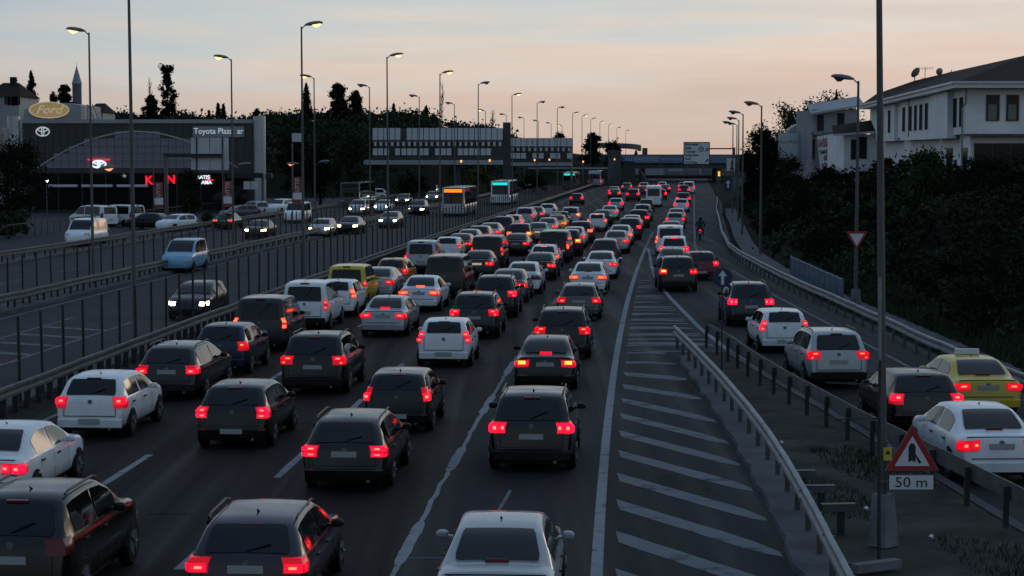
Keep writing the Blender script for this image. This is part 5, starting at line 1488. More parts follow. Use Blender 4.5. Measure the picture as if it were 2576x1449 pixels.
arrow(ab, s0.x + 3.8, lerp(s1.z, s0.z, .84), .75, -R(45), SY - .065)
ab.build('arrow', M['black_print'], dsn, fix=True)
rg = MB(); ring(rg, s0.x + 2.85, lerp(s1.z, s0.z, .31), .42, .42, .09, SY - .09, SY - .06); ring(rg, s0.x + 2.85, lerp(s1.z, s0.z, .31), .22, .22, .07, SY - .09, SY - .06); rg.build('round_symbol', M['black_print'], dsn)
MB().bar((s1.x, SY + .1, at(0, 374, SY).z), (at(1850, 0, SY).x, SY + .1, at(0, 374, SY).z), .22).build('gantry_arm', M['pole'], dsn)
MB().tube([(at(1850, 0, SY).x, SY + .1, 0), (at(1850, 0, SY).x, SY + .1, at(0, 371, SY).z)], .2, 10).build('gantry_column', M['pole'], dsn)
for a in (1733, 1772):
    MB().tube([(at(a, 0, SY).x, SY + .15, at(0, 413, SY).z), (at(a, 0, SY).x, SY + .15, 3.2)], .07, 6).build('sign_strut', M['pole'], dsn)
st = thing('traffic_light', 'small traffic light glowing amber left of the blue panels', 'traffic light', (at(1812, 0, 290).x, 290, 0))
zl = at(0, 438, 290).z
MB().tube([(0, .1, 0), (0, .1, zl + .5)], .06, 6).build('post', M['pole'], st)
box('signal_head', (0, 0, zl - .1), (.42, .25, 1.25), M['sign_yellow'], st)
for k, mm in ((.32, 'amber_led'), (-.05, 'amber_led'), (-.42, 'black')):
    MB().tube([(0, -.14, zl - .1 + k), (0, -.19, zl - .1 + k)], .15, 12).build('signal_lens', M[mm], st)
for (x0, x1, y0, y1, D, lab, m) in ((1822, 1841, 444, 482, 262, 'blue roadside panel with a white arrow', 'sign_blue'), (1843, 1866, 446, 468, 270, 'paler blue roadside panel right of the arrow panel', 'rail_blue'), (1828, 1849, 398, 430, 280, 'white advertising panel with a dark figure beside the ivy mass', 'sign_white')):
    a, c = at(x0, y1, D), at(x1, y0, D)
    t = thing('roadside_panel', lab, 'sign', ((a.x + c.x) / 2, D, 0))
    box('panel', (0, 0, (a.z + c.z) / 2), (c.x - a.x, .1, c.z - a.z), M[m], t)
    MB().tube([(0, .12, 0), (0, .12, a.z + .2)], .07, 6).build('post', M['pole'], t)
    if m == 'sign_blue':
        b = MB(); arrow(b, 0, (a.z + c.z) / 2, 1.1, 0, -.055); b.build('arrow', M['sign_white'], t, fix=True)
    if m == 'sign_white':
        b = MB(); b.prism([Vector((x, -.055, (a.z + c.z) / 2 + z)) for x, z in ((-.1, -.8), (.05, -.1), (0, .35), (.12, .62), (.3, .6), (.4, .2), (.35, -.3), (.5, -.8))], (0, -.02, 0)); b.build('figure_print', M['black_print'], t, fix=True)
# arrow disc on the gore
ar = thing('round_arrow_sign', 'round blue sign with a white arrow pointing up on a thin post', 'road sign', (6.42, 58.8, .1))
MB().tube([(0, .03, 0), (0, .03, 3.35)], .025, 6).build('post', M['post'], ar)
MB().tube([(0, 0, 2.95), (0, -.02, 2.95)], .30, 28).build('disc', M['sign_blue'], ar)
b = MB(); arrow(b, 0, 2.96, .44, 0, -.022); b.build('arrow', M['sign_white'], ar, fix=True)
# give-way triangle on the second right-hand lamp post
gw = thing('give_way_sign', 'red-edged white give-way triangle on the lamp post by the blue railing', 'road sign', (14.93, 83.62, 3.15))
tri = lambda s, up: [Vector((-s / 2, 0, up * -s * .289)), Vector((s / 2, 0, up * -s * .289)), Vector((0, 0, up * s * .577))]
MB().prism(tri(.95, -1), (0, -.02, 0)).build('red_border', M['sign_red'], gw, fix=True)
MB().prism([v + Vector((0, -.023, 0)) for v in tri(.62, -1)], (0, -.004, 0)).build('white_face', M['sign_white'], gw, fix=True)
MB().bar((0, .04, -.25), (0, .04, .25), .05).build('clamp', M['pole'], gw)
# merge warning
wp = Vector((6.86, 32.85, 1.70))
ws = thing('warning_sign', 'red-bordered triangular merge warning sign with a 50 m plate', 'road sign', wp)
MB().prism(tri(.93, 1), (0, -.015, 0)).build('sign_back', M['galv'], ws, fix=True)
MB().prism([v + Vector((0, -.018, 0)) for v in tri(.90, 1)], (0, -.006, 0)).build('red_border', M['sign_red'], ws, fix=True)
MB().prism([v + Vector((0, -.026, -.012)) for v in tri(.60, 1)], (0, -.004, 0)).build('white_face', M['sign_white'], ws, fix=True)
b = MB()
b.prism([Vector((x, -.0325, z)) for x, z in ((-.065, -.125), (-.005, -.085), (.055, -.125), (.055, .15), (.02, .205), (-.03, .205), (-.065, .15))], (0, -.003, 0))
b.prism([Vector((x, -.0325, z)) for x, z in ((.058, .02), (.058, -.03), (.115, -.145), (.16, -.125))], (0, -.003, 0))
b.build('merge_symbol', M['black_print'], ws, fix=True)
MB().box((-.01, -.012, -.47), (.78, .02, .27)).build('distance_plate', M['black_print'], ws)
MB().box((-.01, -.025, -.47), (.755, .01, .245)).build('plate_face', M['sign_white'], ws)
text('lettering', '50 m', .25, (-.01, -.033, -.475), UPR, M['black_print'], ws, .002, w=1.12)
for z in (.0, -.47):
    MB().bar((-.62, .03, z), (.1, .02, z), .035).build('bracket', M['galv_dark'], ws)
yl = thing('pole_sticker', 'small yellow electrical warning plate strapped to the thick lamp post', 'label', (6.44, 32.83, 1.72))
box('plate_face', (0, 0, 0), (.14, .02, .22), M['sign_yellow'], yl)
MB().prism([Vector((x, -.012, z + .03)) for x, z in ((-.045, -.035), (.045, -.035), (0, .05))], (0, -.003, 0)).build('warning_symbol', M['black_print'], yl, fix=True)
pp = thing('sign_post', 'thin bare galvanised post standing left of the thick lamp post', 'post', (6.02, 31.3, .1))
MB().tube([(0, 0, 0), (-.03, 0, 2.45)], .03, 8).build('lower_tube', M['post'], pp)
MB().tube([(-.028, 0, 3.4), (-.05, 0, 4.75)], .028, 8).build('upper_tube', M['galv'], pp)
MB().tube([(-.03, 0, 2.4), (-.028, 0, 3.45)], .024, 8).build('middle_tube', M['post'], pp)
MB().bar((-.9, .1, 3.02), (0, .0, 3.0), .02).bar((-.75, .1, 2.42), (0, 0, 2.45), .018).build('cross_arm', M['post'], pp)
# blue-grey pedestrian railing
ra, rb_ = Vector((15.25, 105.5, .05)), Vector((14.85, 86.5, .05))
rl = thing('pedestrian_railing', 'blue-grey railing with upright bars beside the right guardrail', 'railing', ra)
d = rb_ - ra
for z in (.12, 1.08):
    MB().bar(Vector((0, 0, z)), d + Vector((0, 0, z)), .06, .06).build('rail', M['rail_blue'], rl)
for k in range(11):
    q = d * (k / 10)
    MB().bar(q, q + Vector((0, 0, 1.15)), .07).build('railing_post', M['rail_blue'], rl)
b = MB()
for k in range(150):
    q = d * ((k + .5) / 150)
    b.bar(q + Vector((0, 0, .12)), q + Vector((0, 0, 1.08)), .02, .05)
tag(b.build('upright_bars', M['rail_blue'], rl), kind='stuff')
# low concrete blocks and a tilted plank between the gore rails
for k, (x, y, rz, lab) in enumerate(((5.95, 37.6, .1, 'low dark steel end post behind the curved guardrail, farthest of three'), (6.05, 35.9, .05, 'low dark steel end post behind the curved guardrail, middle of three'), (6.1, 34.0, .12, 'low dark steel end post behind the curved guardrail, nearest of three'))):
    t = thing('barrier_stub', lab, 'barrier', (x - .3, y, .08), rz, group='low steel stubs on the gore')
    box('cap_beam', (0, 0, .50), (.62, .16, .14), M['galv_dark'], t)
    box('leg', (.05, 0, .22), (.12, .10, .44), M['post'], t)
t = thing('kerb_stone', 'loose pale kerb stone lying in the dirt by the thick lamp post', 'kerb stone', (5.9, 30.9, .14), .5)
MB().box((0, 0, .06), (.9, .18, .14)).build('stone', M['concrete'], t)
for k, (x, y) in enumerate(((5.2 + .75, 44.5), (6.4, 36.2), (7.05, 33.5))):
    o = MB().tube([(0, 0, 0), (.03, .02, .05)], [.05, .03], 6).build('litter', M['sign_white']); o.location = (x + .3, y, .13)
    tag(o, ['crumpled white scrap on the gore island beside the curved guardrail', 'white paper scrap in the dirt left of the thick lamp post', 'small white scrap in the dirt right of the thick lamp post'][k], 'litter')

# ------------------------------------------------------------------ white villas on the right
V0, V1 = Vector((30.4, 130.0)), Vector((36.0, 195.0))
Zv = lambda y, D: at(0, y, D).z
ZE, ZM, ZG = Zv(222, 130), Zv(337, 130), 4.2
va = thing('villa', 'large white villa with a dark hipped roof and narrow windows on the right', 'house')
fx1 = 47.0
def side_pt(t, off=0.0):
    d = (V1 - V0).normalized(); nrm = Vector((-d.y, d.x))
    p = V0.lerp(V1, t) + nrm * off
    return p
def side_t(px):
    k = (px - CX) / F
    return (k * V0.y - V0.x) / ((V1.x - V0.x) - k * (V1.y - V0.y))
MB().prism([Vector((V0.x, V0.y, ZM)), Vector((fx1, V0.y, ZM)), Vector((fx1 + 4, V1.y, ZM)), Vector((V1.x, V1.y, ZM))], (0, 0, ZE - ZM)).build('upper_wall', M['white_wall'], va, fix=True)
MB().prism([Vector((V0.x + .5, V0.y + .6, 0)), Vector((fx1 - .6, V0.y + .6, 0)), Vector((fx1 + 3, V1.y - .6, 0)), Vector((V1.x + .6, V1.y - .6, 0))], (0, 0, ZM - .002)).build('lower_wall', M['white_wall'], va, fix=True)
# shallow bays on the side facade
for pa, pb, o, y0 in ((2395, 2350, .45, 0), (2345, 2270, .28, 0), (2255, 2210, .3, 0)):
    ta, tb = side_t(pa), side_t(pb)
    A, B = side_pt(ta, o), side_pt(tb, o); A0, B0 = side_pt(ta, -.2), side_pt(tb, -.2)
    MB().prism([Vector((A.x, A.y, ZM - .25)), Vector((A0.x, A0.y, ZM - .25)), Vector((B0.x, B0.y, ZM - .25)), Vector((B.x, B.y, ZM - .25))], (0, 0, ZE - ZM + .2)).build('bay', M['white_wall'], va, fix=True)
def quadw(A, B, z0, z1, depth, m, parent, name, out=.03):
    d = Vector((B.x - A.x, B.y - A.y)).normalized(); nr = Vector((-d.y, d.x))
    P = [Vector((A.x + nr.x * out, A.y + nr.y * out, z0)), Vector((B.x + nr.x * out, B.y + nr.y * out, z0)), Vector((B.x + nr.x * out, B.y + nr.y * out, z1)), Vector((A.x + nr.x * out, A.y + nr.y * out, z1))]
    return MB().prism(P, Vector((-nr.x, -nr.y, 0)) * depth).build(name, m, parent, fix=True)
for pa, pb, off in ((2420, 2409, 0), (2404, 2394, 0), (2341, 2332, .28), (2327, 2318, .28), (2313, 2305, .28), (2300, 2292, .28), (2283, 2275, .28), (2246, 2239, .3), (2229, 2222, .3)):
    A, B = side_pt(side_t(pa), off), side_pt(side_t(pb), off)
    z1 = ZE - .55; z0 = ZE - 2.55
    f = quadw(A, B, z0 - .07, z1 + .07, .1, M['white_panel'], va, 'window', .03)
    A2, B2 = A.lerp(B, .08), A.lerp(B, .92)
    quadw(A2, B2, z0, z1, .03, M['shaded_pane'], f, 'pane', .045)
for pa, pb in ((2487, 2517), (2538, 2566)):
    xa, xb = at(pa, 0, 130).x, at(pb, 0, 130).x
    z1, z0 = Zv(240, 130), Zv(302, 130)
    f = box('window', ((xa + xb) / 2, 129.97, (z0 + z1) / 2), (xb - xa + .1, .12, z1 - z0 + .1), M['galv_dark'], va)
    box('pane', ((xa + xb) / 2, 129.90, (z0 + z1) / 2), (xb - xa, .04, z1 - z0), M['pane'], f)
    box('blind', ((xa + xb) / 2 - .05, 129.86, z0 + (z1 - z0) * .32), ((xb - xa) * .72, .02, (z1 - z0) * .62), M['blind'], f)
gx0, gx1 = at(2462, 0, 130).x, at(2600, 0, 130).x
f = box('window', ((gx0 + gx1) / 2, 130.52, (Zv(360, 130) + Zv(440, 130)) / 2), (gx1 - gx0, .12, Zv(360, 130) - Zv(440, 130)), M['galv_dark'], va)
for k in range(3):
    w = (gx1 - gx0) / 3
    box('pane', (gx0 + (k + .5) * w, 130.45, (Zv(362, 130) + Zv(438, 130)) / 2), (w - .08, .04, Zv(362, 130) - Zv(438, 130)), M['pane'], f)
for pa, pb in ((2415, 2400), (2378, 2362)):
    A, B = side_pt(side_t(pa), -.5), side_pt(side_t(pb), -.5)
    f = quadw(A, B, ZG, ZM - .9, .15, M['galv_dark'], va, 'window', .06)
    quadw(A.lerp(B, .07), A.lerp(B, .93), ZG, ZM - .98, .05, M['pane'], f, 'pane', .08)
# eaves, gutters and roof
E = 1.0
ev = [Vector((V0.x - E, V0.y - E, ZE)), Vector((fx1 + 2, V0.y - E, ZE)), Vector((fx1 + 6, V1.y + E, ZE)), Vector((V1.x - E, V1.y + E, ZE))]
MB().prism(ev, (0, 0, .28)).build('eaves', M['white_wall'], va, fix=True)
for a, b_ in ((0, 1), (0, 3)):
    MB().bar(ev[a] + Vector((-.08 if b_ == 3 else -.1, -.1, .36)), ev[b_] + Vector((-.08 if b_ == 3 else 0, -.1, .36)), .16, .16).build('gutter', M['white_panel'], va)
ridge_z = Zv(140, 140)
r0, r1, r2 = at(2580, 139, 142), at(2405, 178, 162), at(2205, 236, 194)
up = Vector((0, 0, .30))
e = [q + up for q in ev]
rm_ = at(2300, 203, 178)
MB().add([e[0], e[1], e[2], e[3], r0, r1, r2, Vector((54, 142, r0.z)), rm_], [(0, 1, 7, 4), (0, 4, 5), (0, 5, 8, 6, 3), (3, 6, 2), (2, 6, 8, 5, 4, 7, 1)]).build('roof', M['roof_tile'], va)
pd = V0 + Vector((-.12, 1.2))
MB().tube([(pd.x + .1, V0.y - .1, ZE), (pd.x + .1, V0.y - .1, ZE - 1.0), (pd.x - .05, V0.y + .2, ZE - 1.3), (pd.x - .02, V0.y + .3, ZM - 2.5)], .06, 8).build('downpipe', M['galv'], va)
A = side_pt(side_t(2292), .3)
MB().tube([(A.x - .02, A.y, ZE), (A.x - .02, A.y, ZM)], .06, 6).build('downpipe', M['galv'], va)
MB().box(((V0.x + fx1) / 2, V0.y - .15, ZM - .06), (fx1 - V0.x, .5, .14)).build('floor_band', M['galv_dark'], va)
def dish(label, px, py, D, r, rz, tilt):
    c = at(px, py, D)
    t = thing('satellite_dish', label, 'satellite dish', (c.x, D, c.z), rz, 'satellite dishes on the villa roof')
    rows = []
    for i in range(6):
        rr = r * i / 5
        rows.append([(rr * math.cos(2 * math.pi * k / 20), .35 * (rr ** 2) / r - .12, rr * math.sin(2 * math.pi * k / 20)) for k in range(20)])
    o = MB().grid(rows, close=True).build('reflector', M['galv'], t, smooth=60); o.rotation_euler = tilt
    MB().tube([(0, .1, 0), (0, .12, -r * 1.5)], .045, 6).build('mast', M['pole'], t)
    MB().tube([(0, 0, -r * .6), (0, -r * .8, -.1)], .02, 5).build('feed_arm', M['pole'], t)
dish('largest tilted satellite dish on the villa roof beside the antenna', 2304, 183, 178, .52, .9, (.6, .4, 0))
dish('round satellite dish facing the road in the middle of the roof', 2363, 180, 170, .32, .2, (.2, 0, 0))
dish('smallest satellite dish seen edge-on nearest the ridge', 2391, 180, 165, .24, 1.35, (.1, 0, 0))
an = thing('roof_antenna', 'thin television antenna with a cross boom on the villa roof', 'antenna', (at(2330, 0, 176).x, 176, Zv(214, 176) - 1.4))
MB().tube([(0, 0, 0), (0, 0, 3.0)], .03, 6).build('mast', M['pole'], an)
b = MB().bar((-.55, 0, 2.9), (.75, 0, 2.95), .03)
for k in range(6): b.bar((-.5 + k * .23, 0, 2.70), (-.5 + k * .23, 0, 3.1), .018)
b.build('antenna_boom', M['pole'], an)
rf = thing('roof_railing', 'low railing among the satellite dishes on the villa roof', 'railing', (at(2320, 0, 174).x, 174, Zv(216, 174) - 1.2))
b = MB()
for k in range(9): b.bar((k * .28, 0, 0), (k * .28, 0, 1.9), .025)
b.bar((0, 0, 1.9), (2.3, 0, 1.85), .03); b.build('rail_bars', M['pole'], rf)

vb = thing('white_house', 'white stepped house with dark openings and a sale banner left of the villa', 'house')
Bx0, Bx1, BD = at(2048, 0, 212).x, at(2175, 0, 212).x, 212.0
Zc = lambda y: at(0, y, BD).z
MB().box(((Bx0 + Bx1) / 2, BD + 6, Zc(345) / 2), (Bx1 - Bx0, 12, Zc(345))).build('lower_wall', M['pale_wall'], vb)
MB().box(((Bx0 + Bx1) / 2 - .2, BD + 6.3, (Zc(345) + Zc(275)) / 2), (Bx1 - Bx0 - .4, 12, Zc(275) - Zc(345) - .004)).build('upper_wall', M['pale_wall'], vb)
MB().add([(Bx0 - .3, BD - .5, Zc(285)), (Bx1, BD - .5, Zc(262)), (Bx1, BD + 3, Zc(240)), (Bx0 - .3, BD + 3, Zc(262)), (Bx0 - .3, BD - .5, Zc(290)), (Bx1, BD - .5, Zc(267))], [(0, 1, 2, 3), (4, 5, 1, 0)]).build('sloped_roof', M['grey_wall'], vb)
for pa, pb, y0, y1 in ((2061, 2076, 290, 328), (2112, 2128, 285, 325), (2048, 2053, 350, 400)):
    xa, xb = at(pa, 0, BD).x, at(pb, 0, BD).x
    f = box('window', ((xa + xb) / 2, BD - .02 if y0 > 330 else BD + .28, (Zc(y0) + Zc(y1)) / 2), (xb - xa + .1, .12, Zc(y0) - Zc(y1) + .1), M['galv_dark'], vb)
    box('pane', ((xa + xb) / 2, (BD - .02 if y0 > 330 else BD + .28) - .07, (Zc(y0) + Zc(y1)) / 2), (xb - xa, .04, Zc(y0) - Zc(y1)), M['pane'], f)
MB().box(((Bx0 + Bx1) / 2, BD - .2, Zc(336)), (Bx1 - Bx0 + .4, .9, .3)).build('balcony_slab', M['concrete'], vb)
bx0_, bx1_ = at(2110, 0, BD - 6).x, at(2190, 0, BD - 30).x
bt = thing('porch_wing', 'low wing with a dark tiled roof and pale gutter between the two white houses', 'house')
D2 = 190.0
wx0, wx1 = at(2128, 0, D2).x, at(2212, 0, D2).x
Z2_ = lambda y: at(0, y, D2).z
MB().box(((wx0 + wx1) / 2, D2 + 5, Z2_(338) / 2), (wx1 - wx0, 10, Z2_(338))).build('wall', M['white_wall'], bt)
MB().add([(wx0 - 1.2, D2 - .8, Z2_(338)), (wx1 + .2, D2 - .8, Z2_(330)), (wx1 + .2, D2 + 4, Z2_(300)), (wx0 - .6, D2 + 4, Z2_(315))], [(0, 1, 2, 3)]).build('roof', M['roof_tile'], bt)
MB().bar((wx0 - 1.2, D2 - .85, Z2_(340)), (wx1 + .2, D2 - .85, Z2_(331)), .22, .2).build('gutter', M['white_panel'], bt)
for pa, pb, y0, y1 in ((2164, 2184, 345, 398), (2146, 2158, 352, 400)):
    xa, xb = at(pa, 0, D2).x, at(pb, 0, D2).x
    f = box('window', ((xa + xb) / 2, D2 - .02, (Z2_(y0) + Z2_(y1)) / 2), (xb - xa + .1, .1, Z2_(y0) - Z2_(y1) + .1), M['galv_dark'], bt)
    box('pane', ((xa + xb) / 2, D2 - .08, (Z2_(y0) + Z2_(y1)) / 2), (xb - xa, .03, Z2_(y0) - Z2_(y1)), M['pane'], f)
sb_ = thing('sale_banner', 'white sale banner with red and dark capital letters hanging on the stepped house', 'banner', (0, 0, 0))
BB = BD - 1.2
Q = [at(2055, 343, BB), at(2103, 336, BB), at(2111, 426, BB), at(2064, 432, BB)]
rows = []
for i in range(9):
    row = []
    for k in range(6):
        a = Vector(Q[0]).lerp(Vector(Q[1]), k / 5).lerp(Vector(Q[3]).lerp(Vector(Q[2]), k / 5), i / 8)
        row.append((a.x, BB + .05 * math.sin(k * 1.7 + i) * (1 if 0 < i < 8 else .2), a.z))
    rows.append(row)
MB().grid(rows).build('banner_cloth', M['cloth'], sb_, smooth=60)
tilt = -R(5.2)
for s_, z_, sz, mm in (('SAHİBİNDEN', 359, 1.15, 'red_print'), ('TAM KOMPLE', 381, .62, 'black_print'), ('BİNA', 397, .62, 'black_print'), ('KİRALIK', 417, .70, 'black_print')):
    x_ = lerp(2079, 2087, (z_ - 340) / 90)
    c = at(x_, z_, BB - .12)
    text('lettering', s_, sz, (c.x, BB - .12, c.z), (math.pi / 2, -R(7) if z_ < 385 else -R(2), 0), M[mm], sb_, .004, w={1.15: .29, .62: .50 if len(s_) > 8 else .62, .70: .60}[sz], bold=.02)
bb = thing('billboard', 'plain white billboard with faint grey lettering above the bushes', 'billboard', (0, 0, 0))
D3 = 222.0
a, c = at(1957, 402, D3), at(2007, 335, D3)
box('board', ((a.x + c.x) / 2, D3, (a.z + c.z) / 2), (c.x - a.x, .2, c.z - a.z), M['sign_white'], bb)
box('board_post', ((a.x + c.x) / 2, D3 + .3, a.z / 2), (.3, .3, a.z + 1), M['pole'], bb)
text('lettering', 'Mavi Koy', .62, ((a.x + c.x) / 2, D3 - .12, at(0, 357, D3).z), UPR, M['galv'], bb, .004)
gw_ = thing('gable_wall', 'grey gable wall with a curved top behind the plain billboard', 'wall', (0, 0, 0))
P = [at(x, y, 226) for x, y in ((1984, 440), (2019, 440), (2019, 309), (2005, 313), (1990, 322), (1984, 328))]
MB().prism([Vector((p.x, 226, p.z)) for p in P], (0, 3, 0)).build('wall', M['grey_wall'], gw_, fix=True)

# ------------------------------------------------------------------ motorcyclist
mc = thing('motorcycle', 'dark motorcycle with a red tail light right of the solid lane line', 'motorcycle', (gp(1761, 604).x, gp(1761, 604).y, 0), hdg(149))
for y in (-.62, .68):
    b = MB(); n = 18
    rows = [[(x, y + r_ * math.cos(2 * math.pi * k / n), .31 + r_ * math.sin(2 * math.pi * k / n)) for k in range(n)] for x, r_ in ((-.06, .24), (-.05, .30), (0, .31), (.05, .30), (.06, .24))]
    b.grid(rows, close=True); b.build('wheel', M['tyre'], mc, smooth=50)
MB().tube([(0, -.62, .31), (0, -.1, .40), (0, .25, .45)], .05, 8).tube([(0, .68, .31), (0, .42, .98)], .04, 8).tube([(0, .35, .8), (0, -.25, .72)], .05, 8).build('frame', M['black'], mc)
MB().tube([(0, -.75, .86), (0, -.5, .84), (0, 0, .80)], [.06, .13, .13], 10).build('seat', M['plastic'], mc, smooth=60)
MB().tube([(0, -.05, .86), (0, .15, .95), (0, .38, .88)], [.11, .17, .10], 10).build('fuel_tank', PAINT['black'], mc, smooth=60)
MB().tube([(-.38, .30, 1.06), (-.1, .42, 1.0), (.1, .42, 1.0), (.38, .30, 1.06)], .018, 6).build('handlebar', M['black'], mc)
MB().box((0, -.80, .80), (.16, .06, .09)).build('taillight', M['brake_on'], mc)
MB().box((0, -.84, .60), (.18, .02, .14)).build('number_plate', M['plate'], mc)
MB().tube([(.14, -.6, .35), (.16, .1, .38)], .045, 8).build('exhaust', M['rim'], mc, smooth=60)
MB().box((0, 0, .42), (.26, .34, .30)).build('engine', M['galv_dark'], mc)
pe = thing('person', 'motorcycle rider in dark clothing and a dark helmet seen from behind', 'person', mc.location, hdg(149))
bm = bmesh.new()
lay = None
joints = {'pel': ((0, -.22, .95), .15), 'wa': ((0, -.18, 1.12), .145), 'ch': ((0, -.10, 1.36), .175), 'ne': ((0, -.05, 1.52), .07), 'hd': ((0, -.02, 1.66), .105), 'ht': ((0, -.02, 1.74), .09)}
for s, n_ in ((-1, 'l'), (1, 'r')):
    joints.update({'sh' + n_: ((s * .21, -.08, 1.43), .085), 'el' + n_: ((s * .33, .08, 1.22), .058), 'wr' + n_: ((s * .36, .26, 1.10), .042), 'ha' + n_: ((s * .37, .33, 1.08), .045),
                   'hi' + n_: ((s * .13, -.16, .90), .11), 'kn' + n_: ((s * .26, .18, .74), .075), 'an' + n_: ((s * .23, -.06, .36), .05), 'to' + n_: ((s * .24, .10, .33), .045)})
names = list(joints)
vs = {k: bm.verts.new(joints[k][0]) for k in names}
for a, b_ in (('pel', 'wa'), ('wa', 'ch'), ('ch', 'ne'), ('ne', 'hd'), ('hd', 'ht')): bm.edges.new((vs[a], vs[b_]))
for n_ in 'lr':
    for a, b_ in (('ch', 'sh' + n_), ('sh' + n_, 'el' + n_), ('el' + n_, 'wr' + n_), ('wr' + n_, 'ha' + n_), ('pel', 'hi' + n_), ('hi' + n_, 'kn' + n_), ('kn' + n_, 'an' + n_), ('an' + n_, 'to' + n_)):
        bm.edges.new((vs[a], vs[b_]))
me = bpy.data.meshes.new('rider_body'); bm.verts.ensure_lookup_table(); bm.to_mesh(me); bm.free()
me.materials.append(mat('dark_jacket', (0.012, 0.012, 0.014), 0.8, var=.2))
ro = put('rider_body', me, pe)
sk = ro.modifiers.new('skin', 'SKIN')
if not me.skin_vertices: me.attributes.new if False else None
try:
    sv = me.skin_vertices[0].data
except Exception:
    bpy.context.view_layer.objects.active = ro
    bpy.ops.mesh.customdata_skin_add()
    sv = me.skin_vertices[0].data
for i, k in enumerate(names):
    r_ = joints[k][1]; sv[i].radius = (r_, r_ * .85)
    sv[i].use_root = (k == 'pel')
ss = ro.modifiers.new('smooth', 'SUBSURF'); ss.levels = 1; ss.render_levels = 1
MB().tube([(0, -.02, 1.58), (0, -.02, 1.64), (0, -.01, 1.74), (0, 0, 1.83), (0, 0, 1.86)], [.11, .135, .145, .09, .02], 14).build('helmet', PAINT['black'], pe, smooth=60)
t = thing('street_lamp', 'short lamp post with a pale wide lantern left of the tall lit lamp post', 'street lamp', (at(733, 0, 205).x, 205, 0))
zq = at(0, 412, 205).z
MB().tube([(0, 0, 0), (0, 0, zq + 2.2)], .06, 8).build('pole', M['pole'], t)
o = put('lamp_head', HEAD, t); o.location = (.7, 0, zq); o.rotation_euler = (0, 0, math.pi); o.scale = (1.7, 1.6, 1.5)
put('lamp_lens', LENS['lens_dim'], o)
box('sign_panel', (.55, 0, at(0, 346, 205).z), (1.2, .2, .9), M['white_panel'], t)  # plain white sign board high on the pole
# ------------------------------------------------------------------ trees, bushes, grass
rnd = random.Random(11)
def leaf(b, p, s, up=.0):
    n = Vector((rnd.gauss(0, 1), rnd.gauss(0, 1), rnd.gauss(0, 1) + up)).normalized()
    t = n.orthogonal().normalized()
    t = (Matrix.Rotation(rnd.uniform(0, 6.28), 3, n) @ t)
    u = n.cross(t)
    l, w = s * rnd.uniform(.7, 1.35), s * rnd.uniform(.35, .7)
    o = len(b.v)
    b.v += [tuple(p - t * l * .5), tuple(p + u * w * .5 + n * .1 * s), tuple(p + t * l * .5), tuple(p - u * w * .5 + n * .1 * s)]
    b.f.append((o, o + 1, o + 2, o + 3)); b.m.append(0)
def clump(b, c, rad, n, s):
    for _ in range(n):
        d = Vector((rnd.gauss(0, 1), rnd.gauss(0, 1), rnd.gauss(0, 1))).normalized()
        r = min(1.25, abs(rnd.gauss(0, .62)))
        leaf(b, Vector(c) + Vector((d.x * rad[0], d.y * rad[1], d.z * rad[2])) * r, s)
clump_ = clump
def crown_mesh(kind, seed, n, leafs, hw, hh):
    """crown hh tall from z=0, half width about hw, in leaves of one real size"""
    rnd.seed(seed)
    b = MB()
    def clump(b_, c, rad, n_, s_):
        clump_(b_, (c[0] * hw, c[1] * hw, c[2] * hh), (rad[0] * hw, rad[1] * hw, rad[2] * hh), n_, s_)
    if kind == 'cypress':
        for k in range(22):
            t = k / 21
            r = .95 * (math.sin(math.pi * (.10 + .86 * t ** .8)) ** .8) * (1 - .35 * t)
            a = rnd.uniform(0, 6.28)
            clump(b, (math.cos(a) * r * .35, math.sin(a) * r * .35, .03 + t * .93), (r * .85, r * .85, .07), int(n / 22), leafs)
    elif kind == 'pine':
        for k in range(64):
            t = rnd.random() ** .9
            a = rnd.uniform(0, 6.28); rr = (1 - t * .6) * rnd.uniform(.05, 1.12) * (.6 + .45 * math.sin(3 * math.pi * t) ** 2)
            clump(b, (math.cos(a) * rr, math.sin(a) * rr, .12 + t * .82), (.42 * (1 - .4 * t), .42 * (1 - .4 * t), .08), int(n / 34), leafs)
    elif kind == 'poplar':
        for k in range(54):
            t = rnd.random()
            a = rnd.uniform(0, 6.28); rr = rnd.uniform(.0, .95) * (1 - .5 * abs(t - .45))
            clump(b, (math.cos(a) * rr, math.sin(a) * rr, .06 + t * .92), (.36, .36, .07), int(n / 34), leafs)
    elif kind == 'bare':
        pass
    else:
        nc_ = 26 if n < 4500 else 64
        for k in range(nc_):
            a = rnd.uniform(0, 6.28); t = rnd.random(); rr = rnd.uniform(.15, .72) * math.sqrt(max(.05, 1 - (t * 1.5 - .6) ** 2))
            clump(b, (math.cos(a) * rr, math.sin(a) * rr, .10 + t * .8), (.36, .36, .16), int(n / nc_), leafs)
    return b
def branches(kind, seed):
    rnd.seed(seed)
    b = MB().tube([(0, 0, -.25), (.01, 0, .3), (-.02, .01, .65), (.01, 0, .97)], [.075, .055, .03, .008], 8)
    for k in range(9 if kind != 'bare' else 34):
        z = rnd.uniform(.15, .85); a = rnd.uniform(0, 6.28); L = rnd.uniform(.3, .7) * (1.1 - z * .6)
        p1 = Vector((math.cos(a) * L * .5, math.sin(a) * L * .5, z + .07)); p2 = Vector((math.cos(a + .2) * L, math.sin(a + .2) * L, z + .18))
        b.tube([(0, 0, z), p1, p2], [.022, .014, .005], 5)
        if kind == 'bare':
            b.tube([p1, p1 + Vector((rnd.uniform(-.2, .2), rnd.uniform(-.2, .2), .16))], [.008, .003], 4)
    return b
CR = {}
